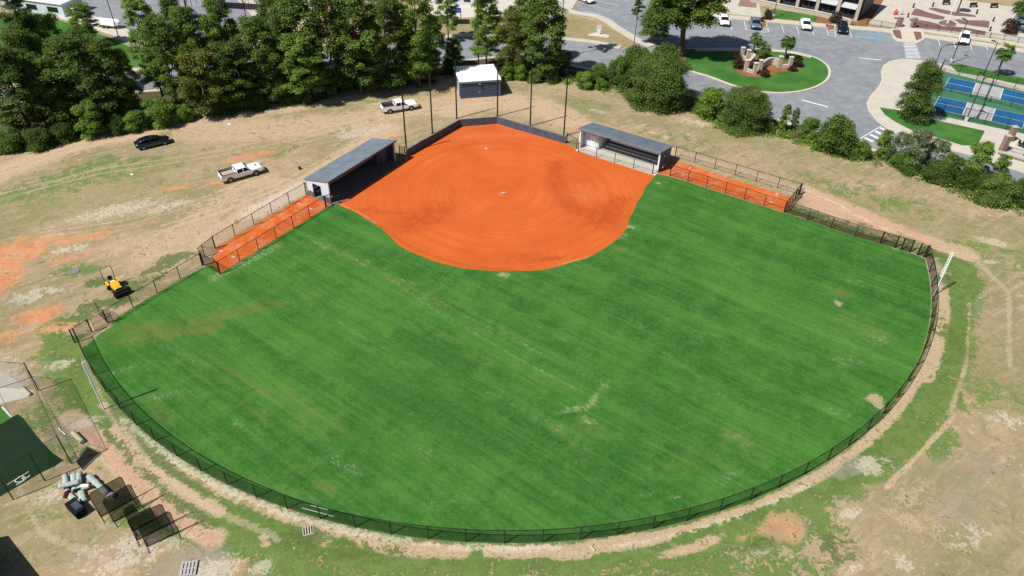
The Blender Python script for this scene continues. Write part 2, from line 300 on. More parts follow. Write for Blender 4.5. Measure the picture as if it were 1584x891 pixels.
# ------------------------------------------------------------------ ground
G1 = [ # 0 green weeds, 1 clay orange, 2 pale sand, 3 bare tan dirt
 (0,'s',[(100,505),(108,555),(140,610),(160,650)],2.6,.85),(0,'p',[(112,575),(180,640),(150,680),(95,600)],1.5,.75),
 (0,'s',[(175,655),(245,730),(330,785),(420,822),(510,845),(620,856),(760,860),(900,852),(1010,832),(1100,803),(1200,772),(1290,738),(1370,690),(1430,630),(1462,555),(1478,480),(1492,430),(1470,385)],2.4,.9),
 (0,'s',[(230,770),(330,815),(430,850),(540,872),(700,880),(880,878),(1020,858),(1130,835),(1240,800)],3.2,.72),(0,'s',[(420,891),(600,900),(800,900),(1000,891),(1150,880)],3.0,.6),
 (0,'b',(1400,660),3.2,4.5,.9,.95),(0,'b',(1430,600),2.5,5,1.2,.85),(0,'b',(1200,880),5,2,0,.65),(0,'b',(1500,600),3,10,1.2,.42),
 (0,'b',(118,418),3.0,1.6,.2,.62),
 
 (0,'s',[(170,245),(100,268),(40,290),(0,310)],2.0,.55),(0,'b',(205,248),3,1.2,.6,.6),(0,'b',(60,300),9,3.5,.5,.42),(0,'b',(160,270),10,3.5,.5,.48),(0,'b',(430,235),4,1.3,.6,.5),(0,'b',(545,185),5,2,.4,.42),
 (0,'b',(60,650),4,3,.8,.55),(0,'b',(110,690),3,2.5,.8,.45),(0,'b',(60,790),3,2,.3,.4),(0,'b',(230,840),2.5,1.5,.3,.4),(0,'s',[(640,148),(560,158),(500,165)],1.0,.5),(0,'b',(905,165),6,3,-.4,.45),(0,'b',(1050,215),9,3,-.5,.4),(0,'b',(1330,300),12,4,-.5,.45),(0,'b',(1560,400),9,5,-.5,.42),
 (1,'b',(20,392),3.4,2.6,.4,1),(1,'b',(45,385),2.4,1.4,.5,.95),(1,'b',(0,425),2.4,3.2,.3,1),(1,'b',(-15,440),2.5,4,.3,.9),(1,'b',(62,488),2.8,1.6,.4,.8),(1,'b',(90,505),1.8,1,.4,.7),(1,'b',(15,520),2.5,1.5,.4,.5),
 (1,'s',[(30,370),(110,372),(160,362)],1.0,.62),(1,'b',(385,243),4.5,1,.5,.7),(1,'s',[(255,292),(320,285),(350,280)],.8,.55),(1,'b',(225,345),1.8,.7,.4,.5),(1,'b',(110,398),3,1,.4,.6),
 (1,'b',(700,155),4.5,1,.1,.4),(1,'b',(620,205),3,1,.5,.5),(1,'b',(1205,812),1.2,.8,.35,.5),(1,'b',(1225,822),.9,.7,.35,.5),(1,'b',(1160,828),1.3,.35,.35,.45),(1,'b',(880,200),2,1,0,.5),
 (2,'s',arcpts(-131,-97,FR+.42,50),.26,1.15,False),(2,'s',arcpts(-97,-84,FR+.5,50),.28,.7,False),(2,'s',arcpts(-80,-60,FR+.9,50),.25,.5,False),(2,'b',(95,563),1.5,.7,.4,.85),(2,'b',(10,585),4,1.6,-.7,.95),(2,'b',(1345,720),1.2,.9,.5,.95),(2,'b',(1372,712),.5,.4,0,.9),
 (2,'b',(1320,792),1.4,.5,.4,.85),(2,'b',(1178,850),1.2,.5,.4,.7),(2,'b',(335,880),2.1,1.1,.2,.85),(2,'b',(402,878),.8,.7,0,.85),(2,'b',(470,822),.8,.5,0,.5),(2,'s',[(390,330),(440,305),(470,290)],1.6,.95),(2,'b',(180,325),6,1.6,.5,.62),
 (2,'b',(260,320),3,1.2,.5,.65),(2,'b',(60,455),2.8,1.4,.4,.6),(2,'b',(110,385),2,.8,.3,.7),(2,'b',(1010,205),.7,.5,0,.9),(2,'b',(1030,212),.5,.7,0,.8),(2,'b',(1065,208),.4,.3,0,.9),(2,'b',(1075,190),3,1.4,-.4,.5),(2,'b',(925,172),2.5,.8,-.4,.5),
 (2,'b',(1540,375),2.2,.9,-.4,.8),(2,'b',(1530,405),.8,.4,0,.9),(2,'b',(1560,650),2,1.2,0,.6),(2,'b',(1500,830),2.4,1.2,.3,.45),(2,'b',(1395,870),1.6,1.0,.3,.45),(2,'b',(1318,880),1,.5,.3,.7),(2,'b',(130,655),1.0,.6,.5,.8),(2,'b',(155,648),1,.6,.5,.7),
 (2,'s',[(380,610),(420,650)],.1,.1),(2,'b',(90,765),2.6,1.2,.5,.5),(2,'b',(180,860),3,2,.3,.62),(2,'b',(220,850),3.5,1.2,.3,.6),(2,'b',(600,160),3,1,.3,.5),(2,'b',(555,205),5,1.6,.5,.6),(2,'s',[(1240,290),(1290,313),(1350,345),(1410,372),(1475,392)],.35,.6),
 (3,'s',[(-60,300),(0,268),(80,236),(160,214),(220,203)],2.6,.95),(3,'s',[(210,202),(290,190),(360,172),(440,168),(540,148),(640,135),(700,128)],2.0,.8),(3,'s',[(300,205),(420,200),(560,185),(640,165),(760,155),(850,172)],4.5,.66),
 (3,'s',[(320,370),(400,325),(470,288),(540,240),(600,200)],2.4,.85),(3,'s',[(250,400),(340,330),(420,290)],5,.62),(3,'b',(250,370),9,3,.5,.58),(3,'s',[(700,170),(760,150),(830,160),(880,185)],3.2,.9),(3,'s',[(850,175),(920,195),(1060,240),(1180,275),(1260,305)],1.5,.85),
 (3,'s',[(1245,295),(1330,332),(1400,362),(1490,392)],1.7,.95),(3,'b',(1290,330),4,2.4,-.6,.95),(3,'s',arcpts(-38,-20,FR+1.1,30),.75,1,False),(3,'s',arcpts(-62,-38,FR+.7,30),.5,.9,False),(3,'s',arcpts(-90,-75,FR+.8,30),.6,.95,False),(3,'s',arcpts(-75,-62,FR+.6,30),.4,.8,False),(3,'s',arcpts(-133,-100,FR+.8,30),.5,.7,False),
 (3,'s',[(110,645),(160,690),(215,750),(270,795),(330,835)],1.0,1),(3,'s',[(175,665),(215,712),(275,755),(340,790)],.62,.95),(3,'s',[(270,745),(335,785)],.3,.8),(3,'s',[(560,838),(600,848),(660,850),(715,852)],.7,.95),(3,'b',(498,838),.9,.4,-.4,.95),(3,'b',(880,860),1.9,.4,.05,.95),(3,'s',[(925,845),(1000,832)],.7,.9),
 (3,'b',(410,832),.6,.35,-.3,1),(3,'b',(412,842),.5,.25,-.3,1),(3,'s',[(1480,640),(1420,705),(1370,755)],.25,.75),(3,'s',[(1500,470),(1495,560),(1470,640)],.3,.55),(3,'b',(1420,790),5,3,.5,.5),(3,'b',(1060,850),2.2,.5,.3,.9),(3,'b',(1100,835),1.2,.5,.3,.8),(3,'b',(1330,860),3,1.5,.5,.5),(3,'b',(140,500),3,1.6,.4,.9),(3,'b',(180,480),2,1,.5,.8)]
G2 = [ # 0 grey soil, 1 forest litter, 2 pinkish clay, 3 olive tint
 (0,'b',(1320,722),2.6,1.0,.5,.8),(0,'b',(290,880),3,2,0,.75),(0,'b',(310,870),2.2,1.8,0,.8),(0,'b',(1520,740),6,4,0,.45),(0,'b',(1480,790),4,3,0,.5),(0,'b',(30,720),3,3,0,.5),(0,'b',(100,670),2,1.4,0,.6),(0,'b',(250,230),8,3,.5,.45),(0,'b',(40,460),6,2.5,.4,.5),(0,'s',[(1455,440),(1440,400)],1,.6),(0,'b',(1550,480),6,3,0,.4),(0,'b',(180,855),4,2,.2,.6),(0,'b',(560,205),4,1.4,.5,.5),
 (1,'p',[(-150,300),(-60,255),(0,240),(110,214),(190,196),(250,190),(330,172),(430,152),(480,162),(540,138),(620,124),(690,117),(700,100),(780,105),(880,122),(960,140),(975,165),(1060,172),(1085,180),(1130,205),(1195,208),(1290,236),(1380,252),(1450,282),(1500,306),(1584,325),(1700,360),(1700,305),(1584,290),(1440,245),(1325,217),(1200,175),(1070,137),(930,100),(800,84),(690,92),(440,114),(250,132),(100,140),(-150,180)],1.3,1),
 (2,'s',[(125,660),(170,700),(225,760),(280,805),(330,835)],.6,.9),(2,'s',[(1270,310),(1330,336),(1400,365)],2.4,.95),(2,'b',(1290,345),3,1.5,-.6,.9),(2,'b',(370,875),1,.8,0,.7),(2,'b',(1212,815),2.2,1.5,.35,.9),(2,'b',(180,885),3,.8,0,.6),(2,'s',[(360,400),(300,385)],1,.4),(2,'b',(460,270),4,2,.5,.35),(2,'s',[(700,140),(770,148)],2,.6),(2,'b',(1480,805),1,.5,0,.5),(2,'s',[(60,890),(200,880)],1,.5),(2,'s',[(1450,380),(1420,368)],1,.8),
 (3,'b',(100,310),16,6,.5,.8),(3,'b',(230,260),12,4,.5,.8),(3,'b',(1450,350),20,5,-.5,.7),(3,'b',(1530,560),8,18,.2,.75),(3,'b',(1480,800),12,9,.2,.6),(3,'b',(1200,230),16,4,-.5,.6),(3,'b',(1400,860),9,4,0,.5),(3,'b',(60,830),10,5,0,.55),(3,'b',(1100,210),14,4,-.4,.6),(3,'b',(900,160),8,3,-.3,.75),(3,'p',[(800,25),(900,20),(960,50),(960,75),(900,70),(680,60),(680,30)],2,.8)]
G3 = [(0,'b',(265,402),2.6,1.1,.6,1),(0,'b',(245,415),2.2,.8,.6,.8),(0,'b',(205,448),1.8,.7,.5,.8),(0,'b',(235,430),2.5,.7,.5,.7),(0,'b',(150,437),1.4,1,.3,.8),(0,'b',(160,470),3.2,1.1,.3,.85),(0,'b',(125,485),2.2,1.6,.3,.7),(0,'s',[(1225,325),(1300,352),(1380,378),(1440,392)],1.3,.95),(0,'b',(1330,345),1.6,.6,-.5,.75),(0,'b',(1400,372),2.2,1.3,-.5,.8),(0,'b',(1265,335),2.2,1.0,-.5,.9),(0,'b',(1350,358),2,.6,-.5,.6),(0,'b',(470,832),2,1.2,0,.8),(0,'s',[(190,655),(250,715),(320,765)],.5,.6),(0,'s',[(165,668),(215,725),(270,775),(330,815)],.45,.75),(0,'b',(210,712),.9,.5,0,.6),(0,'b',(1180,842),1.2,.6,.4,.8),(0,'b',(1300,850),2.5,1.2,.3,.6),(0,'b',(185,635),1.5,1.2,0,.9),(0,'b',(560,850),4,.8,0,.7),(0,'b',(1470,520),1.2,4,.1,.55),(0,'b',(1460,430),1,1.5,0,.6),(0,'b',(135,700),2,.8,.6,.4)]
def _pair(pts, off=7): return [(1,'s',pts,.24,1),(1,'s',[(x+off*.35, y+off) for x, y in pts],.24,1)]
for q in ([(0,262),(120,222),(250,195),(400,172),(560,150),(700,132)],[(0,300),(150,262),(330,235),(470,205),(600,175),(760,158)],[(250,350),(340,320),(430,285),(520,235),(610,200)],[(60,360),(200,340),(330,300),(420,262)],[(1240,292),(1340,335),(1420,368),(1510,400),(1560,450),(1560,560)],[(840,180),(960,205),(1100,250),(1230,290)],[(190,660),(240,725),(330,785),(430,830)],[(130,560),(175,650)],[(0,690),(60,820),(200,880)],[(20,560),(90,640),(160,700)]): G3 += _pair(q)
def ground_mat():
    t = NT('dry_ground'); g, cl, pa, ta = t.attr('m1'); gr, li, pk, ol = t.attr('m2'); gt, tr, _, _ = t.attr('m3')
    n1 = t.noise(.10, 6, .62); n2 = t.noise(.55, 8, .68, dist=.7); n3 = t.noise(3.2, 6, .7); n4 = t.noise(12, 3, .65); n5 = t.noise(1.4, 7, .75, dist=.5)
    st = t.noise(1.0, 7, .72, vec=t.mapped(-.62, (.22, 1.1, 1)), dist=.5)
    c = t.mix(t.ramp(n1, .38, .62), (.405, .305, .19), (.27, .23, .12))
    c = t.mix(t.ramp(n2, .45, .65, 0, .55), c, (.245, .215, .095)); c = t.mix(t.ramp(st, .48, .66, 0, .6), c, (.53, .40, .27))
    c = t.mix(t.ramp(n5, .55, .66, 0, .6), c, (.68, .59, .48)); c = t.mix(t.ramp(n5, .42, .32, 0, .45), c, (.205, .165, .095))
    nn0 = t.math('ADD', t.math('ADD', t.math('MULTIPLY', n2, .45), t.math('MULTIPLY', n3, .3)), t.math('MULTIPLY', n5, .25))
    def thr(m, k=1.3, lo=.34, hi=.66): return t.ramp(t.math('ADD', m, t.math('MULTIPLY', t.math('SUBTRACT', nn0, .5), k*2.2)), lo, hi)
    def put(m, k, amt, ca, cb, nz=n5):
        nonlocal c; c = t.mix(t.math('MULTIPLY', thr(m, k), amt), c, t.mix(t.ramp(nz, .35, .65), ca, cb))
    put(ol, .9, .5, (.21, .21, .085), (.30, .27, .13)); put(g, 2.3, .9, (.034, .135, .016), (.11, .22, .042), n2)
    put(ta, 1.9, .85, (.61, .45, .31), (.46, .33, .215), n3); put(pk, 1.8, .6, (.52, .27, .18), (.60, .38, .26), n2)
    put(cl, 2.4, .88, (.60, .17, .055), (.64, .34, .20), n2); put(gr, 1.5, .6, (.36, .32, .29), (.26, .22, .19)); put(pa, 3.0, .5, (.56, .48, .39), (.84, .77, .67), n3)
    put(gt, 3.4, .85, (.03, .10, .015), (.09, .15, .03), n3)
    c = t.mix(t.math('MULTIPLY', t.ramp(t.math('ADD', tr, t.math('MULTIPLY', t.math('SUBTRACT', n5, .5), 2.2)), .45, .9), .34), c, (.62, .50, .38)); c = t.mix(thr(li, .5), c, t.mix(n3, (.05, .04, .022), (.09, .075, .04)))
    v = t.n('ShaderNodeTexVoronoi'); v.inputs['Scale'].default_value = 2.6; t.L.new(t.tc.outputs['Object'], v.inputs[0])
    tuft = t.math('MULTIPLY', t.ramp(v.outputs['Distance'], .10, .28, 1, 0), t.ramp(n2, .47, .58)); c = t.mix(t.math('MULTIPLY', tuft, .5), c, (.15, .14, .055))
    c = t.mix(t.ramp(n4, .35, .70, 0, .42), c, (.19, .145, .08)); sp = t.noise(5, 5, .8); c = t.mix(t.ramp(sp, .60, .68, 0, .55), c, (.72, .64, .53)); c = t.mix(t.ramp(sp, .40, .33, 0, .4), c, (.12, .10, .055))
    t.bump(t.math('ADD', n3, t.math('MULTIPLY', n4, .5)), .6, .07); return t.fin(c, .97, .08)
M['ground'] = ground_mat()
def axis(lo, hi, st, far):
    a = np.arange(lo, hi+st/2, st); k = np.array([1.5, 4, 10, 25, 60, 150, 400, 1000, far]); return np.concatenate([lo-k[::-1], a, hi+k])
gx, gy = axis(-125, 130, .36, 3000), axis(24, 190, .36, 3000); GX, GY = np.meshgrid(gx, gy)
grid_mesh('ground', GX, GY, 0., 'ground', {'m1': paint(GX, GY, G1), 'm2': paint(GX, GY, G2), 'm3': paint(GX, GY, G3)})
# ------------------------------------------------------------------ outfield turf (fan about the pitcher's plate)
uL, uR = Vector((-.532, -.846)), Vector((.846, -.534))
outline = arcpts(A0, A1, FR-.12, 90)   # from left corner round to right corner
rightside = [(50.5, 74.9), (48.4, 76.4), (46.4, 77.75), (43.8, 79.1), (41.3, 80.8), (38.8, 82.8), (36.1, 84.5), (22.1, 93.7), (20.5, 94.3), (12, 96)]
leftside = [(-12, 94), (-24.0, 83.9), (-24.8, 83.2), (-34.0, 68.4), (-35.6, 70.0), (-36.4, 69.7), (-40.4, 63.8), (-43.1, 59.3), (-45.0, 56.4)]
TB = outline+rightside+leftside
def ray_r(P, th):   # distance from PIT to polygon boundary along angle
    c_, s_ = math.cos(th), math.sin(th); best = 0
    for a, b in zip(P, P[1:]+P[:1]):
        ax, ay, bx, by = a[0]-PIT[0], a[1]-PIT[1], b[0]-PIT[0], b[1]-PIT[1]; dn = c_*(by-ay)-s_*(bx-ax)
        if abs(dn) < 1e-9: continue
        t = (ax*(by-ay)-ay*(bx-ax))/dn; u = (ax*s_-ay*c_)/dn
        if t > 0 and -1e-6 <= u <= 1+1e-6: best = max(best, t)
    return best
ths = np.linspace(0, 2*PI, 721); RB = np.array([ray_r(TB, t) for t in ths]); rr = np.linspace(.12, 1, 110)
TX = PIT[0]+np.cos(ths)[None, :]*RB[None, :]*rr[:, None]; TY = PIT[1]+np.sin(ths)[None, :]*RB[None, :]*rr[:, None]
T1 = [ # 0 chalky speckle, 1 brown tint, 2 bare, 3 dark
 (0,'s',[(455,355),(520,385),(600,430),(680,485),(760,530),(840,575),(900,605)],.28,.8),(0,'s',[(560,400),(640,440),(720,490),(790,520),(870,565)],.25,.75),(0,'s',[(600,520),(660,560),(740,600),(820,640),(880,670)],.3,.6),(0,'s',[(330,430),(400,395),(430,380)],.9,.95),(0,'s',[(480,470),(540,510),(600,540)],.5,.65),
 (0,'b',(885,634),1.5,.5,.3,1.15),(0,'b',(915,622),1.8,.5,1.1,1.2),(0,'b',(907,650),1.0,.6,0,1.1),(0,'b',(930,600),.9,.5,1.1,1.0),(0,'b',(938,598),.6,1.0,.4,.8),(0,'b',(860,622),1.6,.6,-.5,.6),(0,'b',(965,365),1.5,1.0,.8,.9),(0,'b',(780,428),.9,.5,0,.9),(0,'b',(370,655),1.5,.5,-.7,.8),(0,'b',(260,610),3,.8,.3,.8),(0,'b',(535,720),3.2,.8,-.5,.75),(0,'b',(470,765),2.6,.7,-.3,.7),
 (0,'b',(1360,525),2.5,1.5,.3,.85),(0,'b',(1310,560),3,1.2,-.4,.7),(0,'b',(1330,440),4,.7,-.5,.65),(0,'b',(1130,740),3,1,.2,.65),(0,'b',(1045,768),.8,.5,.3,.95),(0,'b',(1000,765),.9,.4,.3,.85),(0,'b',(1140,680),2,.8,-.5,.7),(0,'b',(900,715),1,.8,.3,.7),(0,'s',[(500,372),(600,425),(700,478),(800,532),(950,600)],.9,.5),(0,'s',[(620,400),(760,470),(900,540),(1040,610)],.3,.5),(0,'b',(700,770),6,1.5,.1,.5),(0,'b',(1330,540),4,5,.3,.5),(0,'b',(490,380),2.5,1.1,-.4,.8),(0,'s',[(1020,540),(1100,600),(1150,640)],.5,.6),(0,'b',(1110,520),2,.5,-.5,.7),(0,'s',[(240,530),(330,570)],.5,.65),(0,'s',[(880,400),(1000,380)],.4,.5),(0,'b',(1300,640),2,.6,-.4,.8),(0,'b',(850,655),2.5,.8,-.6,.7),(0,'b',(180,575),2.5,.8,.5,.6),(0,'b',(660,700),2.5,1,-.5,.6),
 (1,'s',[(150,515),(200,508),(270,505),(350,485),(430,468)],1.3,.85),(1,'s',[(430,468),(520,440),(580,420)],1.2,.45),(1,'s',[(180,528),(260,520),(340,505)],.8,1),(1,'s',[(500,375),(600,430),(700,470),(800,520)],2.0,.5),(1,'s',[(640,500),(760,560),(880,600)],1.6,.45),(1,'b',(610,360),2.5,1.2,-.7,.7),(1,'b',(1300,455),1.6,1.2,0,.8),(1,'b',(960,385),2,.8,.7,.75),(1,'s',[(300,560),(400,620),(520,660)],2.5,.55),(1,'b',(480,750),4,1.5,-.4,.6),(1,'b',(900,670),4,3,0,.55),(1,'b',(1100,700),8,3,.2,.5),(1,'b',(1330,500),5,4,0,.5),(1,'b',(1170,330),5,1,-.5,.4),(1,'b',(250,640),3,1.2,-.7,.7),
 (2,'b',(1297,470),.55,.85,.3,.85),(2,'b',(1356,617),1.0,.7,.3,1),(2,'b',(1360,628),.6,.8,.5,.9),(2,'b',(1018,283),.6,.3,-.3,.7),(2,'b',(780,424),.9,.25,0,.9),(2,'s',[(128,528),(150,508),(165,500)],.9,1),(2,'b',(975,352),.6,.9,1,.7),(2,'b',(1385,385),.5,.3,0,.9),(2,'b',(1412,392),.4,.3,0,.9),(2,'b',(365,655),.5,.3,0,.7),(2,'b',(1048,770),.35,.3,0,.9),
 (3,'s',[(620,520),(700,560),(720,570)],1.3,.9),(3,'b',(805,475),1.8,.9,-.5,.9),(3,'b',(850,500),1.5,.6,-.5,.9),(3,'b',(760,690),6,2,.1,.6),(3,'b',(170,560),2,2,0,.5),(3,'s',[(1180,440),(1280,480)],2,.5),(3,'b',(600,610),8,2,-.6,.7),(3,'b',(700,640),8,2,-.6,.6),(3,'b',(330,560),5,2,-.6,.6)]
def turf_mat():
    t = NT('outfield_grass'); sp, br, ba, dk = t.attr('m1'); n1 = t.noise(.05, 6, .6, dist=.5); n2 = t.noise(.45, 8, .7, dist=.5); n3 = t.noise(4, 6, .7); n4 = t.noise(14, 3, .6)
    ang = math.radians(36); s1 = t.noise(1., 5, .55, vec=t.mapped(ang, (.03, .30, 1))); s2 = t.noise(1., 6, .6, vec=t.mapped(ang, (.05, 1.1, 1)), dist=.3)
    s3 = t.noise(1., 5, .6, vec=t.mapped(-math.radians(54), (.04, .45, 1)))
    f = t.math('ADD', t.math('ADD', t.math('MULTIPLY', s1, .32), t.math('MULTIPLY', s2, .22)), t.math('ADD', t.math('MULTIPLY', s3, .16), t.math('MULTIPLY', n1, .30)))
    c = t.mix(t.ramp(f, .38, .65), (.024, .115, .018), (.074, .225, .036)); c = t.mix(t.ramp(n2, .42, .68, 0, .5), c, (.095, .23, .05)); c = t.mix(t.ramp(n2, .44, .32, 0, .4), c, (.014, .085, .012))
    s4 = t.noise(1., 4, .7, vec=t.mapped(ang, (.12, 2.6, 1))); c = t.mix(t.ramp(s4, .5, .66, 0, .24), c, (.11, .25, .055)); c = t.mix(t.ramp(s4, .5, .36, 0, .26), c, (.014, .08, .012))
    wv = t.n('ShaderNodeTexWave', wave_type='BANDS', bands_direction='Y'); wv.inputs['Scale'].default_value = .11; wv.inputs['Distortion'].default_value = 1.6; wv.inputs['Detail'].default_value = 4; t.L.new(t.mapped(ang), wv.inputs['Vector'])
    c = t.mix(t.ramp(wv.outputs['Fac'], .2, .8, 0, .10), c, (.018, .08, .016))
    c = t.mix(t.math('MULTIPLY', t.ramp(t.math('ADD', dk, t.math('MULTIPLY', t.math('SUBTRACT', n2, .5), 1.6)), .3, .9), .45), c, (.014, .07, .014))
    c = t.mix(t.math('MULTIPLY', t.ramp(t.math('ADD', br, t.math('ADD', t.math('MULTIPLY', t.math('SUBTRACT', s2, .5), 1.5), t.math('MULTIPLY', t.math('SUBTRACT', n2, .5), 1.2))), .3, 1.3), .5), c, (.20, .165, .055))
    sd = t.noise(1., 7, .82, vec=t.mapped(ang, (1.6, 3.6, 1))); rare = t.math('ADD', t.math('MULTIPLY', sp, .21), t.math('ADD', sd, t.math('MULTIPLY', t.math('SUBTRACT', n2, .5), .22)))
    c = t.mix(t.ramp(rare, .66, .80, 0, .62), c, (.40, .46, .26)); c = t.mix(t.math('MULTIPLY', t.ramp(sp, .2, 1.2), .2), c, (.16, .24, .09))
    c = t.mix(t.math('MULTIPLY', t.ramp(t.math('ADD', ba, t.math('ADD', t.math('MULTIPLY', t.math('SUBTRACT', n3, .5), 1.6), t.math('MULTIPLY', t.math('SUBTRACT', n2, .5), 1.6))), .35, .85), .85), c, t.mix(n3, (.42, .31, .19), (.56, .45, .31)))
    n6 = t.noise(2.2, 8, .82); c = t.mix(t.ramp(n6, .52, .66, 0, .42), c, (.13, .25, .065)); c = t.mix(t.ramp(n6, .47, .34, 0, .5), c, (.012, .06, .010)); c = t.mix(t.ramp(n4, .3, .72, 0, .30), c, (.014, .06, .012)); c = t.mix(t.ramp(n3, .5, .66, 0, .35), c, (.11, .225, .05)); wx = t.noise(7, 4, .8); c = t.mix(t.ramp(wx, .66, .76, 0, .5), c, (.34, .38, .20)); t.bump(t.math('ADD', n4, n3), .4, .05); return t.fin(c, .95, .1)
M['turf'] = turf_mat()
grid_mesh('outfield_grass', TX, TY, .004, 'turf', {'m1': paint(TX, TY, T1)})
# infield skin
def skin_r(th):
    a = math.degrees(th) % 360; return None
skin = []
for i in range(0, 61):   # grass arc of 60 ft
    a = math.radians(-152.5+(125.5)*i/60); skin.append((PIT[0]+18.05*math.cos(a), PIT[1]+18.05*math.sin(a)))
sk_pts = [at(*p) for p in [(985,314),(1000,288),(1012,273)]]+[(20.1, 94.0), (9.6, 100.6), (7.9, 102.9), (-2.9, 109.2), (-8.8, 107.9), (-15.9, 97.7), (-15.7, 97.3), (-23.3, 84.6)]+[at(*p) for p in [(524,317),(560,334),(585,352)]]
sk_poly = skin[1:-1]+[sk_pts[0]]+sk_pts[1:]
RS = np.array([ray_r(sk_poly, t) for t in ths]); rr2 = np.linspace(0.01, 1, 70); SX = PIT[0]+np.cos(ths)[None, :]*RS[None, :]*rr2[:, None]; SY = PIT[1]+np.sin(ths)[None, :]*RS[None, :]*rr2[:, None]
rw = .09*np.interp(ths, np.linspace(0, 2*PI, 60), np.random.randn(60)); SX[-1] += np.cos(ths)*rw; SY[-1] += np.sin(ths)*rw
T2 = [(0,'s',[(862,255),(858,275),(868,300),(890,325),(930,335),(960,310)],1.5,.75),(0,'b',(660,335),5,2.6,.8,.8),(0,'b',(560,330),3,1.5,.8,.6),(0,'b',(820,400),7,1.2,.1,.5),(0,'b',(935,335),3.4,2.4,.8,.9),(0,'s',[(560,325),(620,330),(680,330)],.35,.7),(0,'b',(850,400),2.5,.6,.2,.9),(0,'b',(720,225),4,1,.8,.5),(0,'s',[(520,312),(560,330),(590,352),(640,385),(720,412),(800,419)],.35,.6),
 (1,'b',(900,300),3.5,2.5,.3,.45),(1,'s',[(870,408),(925,395)],.3,.9),(1,'s',[(800,190),(880,220),(1000,262)],.5,.8),(1,'s',[(525,315),(560,332),(580,345)],.25,.9),(1,'b',(760,210),6,1.2,.1,.5),(1,'s',[(505,312),(600,250)],.5,.6),(2,'b',(775,300),.5,.4,0,.9),(2,'b',(752,231),1.2,.8,0,.5),(2,'b',(765,303),.35,.25,0,.9)]
def skin_mat(name, rings=True):
    t = NT(name); n1 = t.noise(.16, 5, .6); n2 = t.noise(1.2, 6, .65, dist=.8); n4 = t.noise(16, 2, .5)
    c = t.mix(t.ramp(n1, .3, .7), (.50, .096, .020), (.605, .134, .029)); c = t.mix(t.ramp(n2, .42, .7, 0, .4), c, (.50, .092, .022))
    if rings:
        dk, lt, gy_, _ = t.attr('m1'); geo = t.n('ShaderNodeNewGeometry'); vm = t.n('ShaderNodeVectorMath', operation='DISTANCE'); nn = t.noise(.25, 3, .5, color=True)
        off = t.n('ShaderNodeVectorMath', operation='MULTIPLY_ADD'); t.L.new(nn, off.inputs[0]); off.inputs[1].default_value = (1.1, 1.1, 0); t.L.new(geo.outputs['Position'], off.inputs[2])
        t.L.new(off.outputs[0], vm.inputs[0]); vm.inputs[1].default_value = (PIT[0]+.5, PIT[1]+.55, .5)
        ns = t.n('ShaderNodeTexNoise', noise_dimensions='1D'); t.L.new(vm.outputs['Value'], ns.inputs['W']); ns.inputs['Scale'].default_value = 1.05; ns.inputs['Detail'].default_value = 3; ns.inputs['Roughness'].default_value = .6
        c = t.mix(t.math('MULTIPLY', t.math('MULTIPLY', t.ramp(ns.outputs[0], .38, .62), t.ramp(n1, .35, .6, .25, 1)), .42), c, (.44, .082, .018))
        ns2 = t.n('ShaderNodeTexNoise', noise_dimensions='1D'); t.L.new(vm.outputs['Value'], ns2.inputs['W']); ns2.inputs['Scale'].default_value = 6; ns2.inputs['Detail'].default_value = 1
        c = t.mix(t.ramp(ns2.outputs[0], .4, .7, 0, .12), c, (.70, .23, .075))
        th2 = lambda m: t.ramp(t.math('ADD', m, t.math('MULTIPLY', t.math('SUBTRACT', n2, .5), 2.2)), .0, 1.5)
        c = t.mix(t.math('MULTIPLY', th2(dk), .85), c, (.33, .048, .012)); c = t.mix(t.math('MULTIPLY', th2(lt), .5), c, (.70, .31, .15)); c = t.mix(t.math('MULTIPLY', th2(gy_), .35), c, (.40, .26, .16))
    else: c = t.mix(t.ramp(t.noise(.5, 7, .75, dist=.6), .44, .58, 0, .75), c, (.56, .22, .11)); c = t.mix(t.ramp(t.noise(1.6, 5, .7), .5, .62, 0, .5), c, (.42, .09, .025))
    c = t.mix(t.ramp(n4, .35, .75, 0, .25), c, (.42, .09, .025)); t.bump(n4, .2, .02); return t.fin(c, .97, .05)
M['skin_dirt'] = skin_mat('infield_clay'); M['pen_dirt'] = skin_mat('bullpen_clay', False)
grid_mesh('infield_dirt', SX, SY, .008, 'skin_dirt', {'m1': paint(SX, SY, T2)})
def rough(P, step=.45, amp=.10):
    out = []
    for a, b in zip(P, P[1:]+P[:1]):
        L = math.dist(a, b); n = max(1, int(L/step))
        for i in range(n): out.append((a[0]+(b[0]-a[0])*i/n+random.uniform(-amp, amp), a[1]+(b[1]-a[1])*i/n+random.uniform(-amp, amp)))
    return out
slab('bullpen_dirt', rough([(-34.0, 68.5), (-24.7, 83.4), (-24.4, 84.2), (-28.0, 86.6), (-36.2, 73.6), (-35.5, 70.2)]), .006, 'pen_dirt', px=False)
slab('bullpen_dirt', rough([(20.7, 94.5), (22.2, 93.8), (36.1, 84.6), (38.8, 88.2), (33, 92.0), (27, 96.2), (24.6, 97.9), (22.7, 98.6)], .45, .16), .006, 'pen_dirt', px=False)
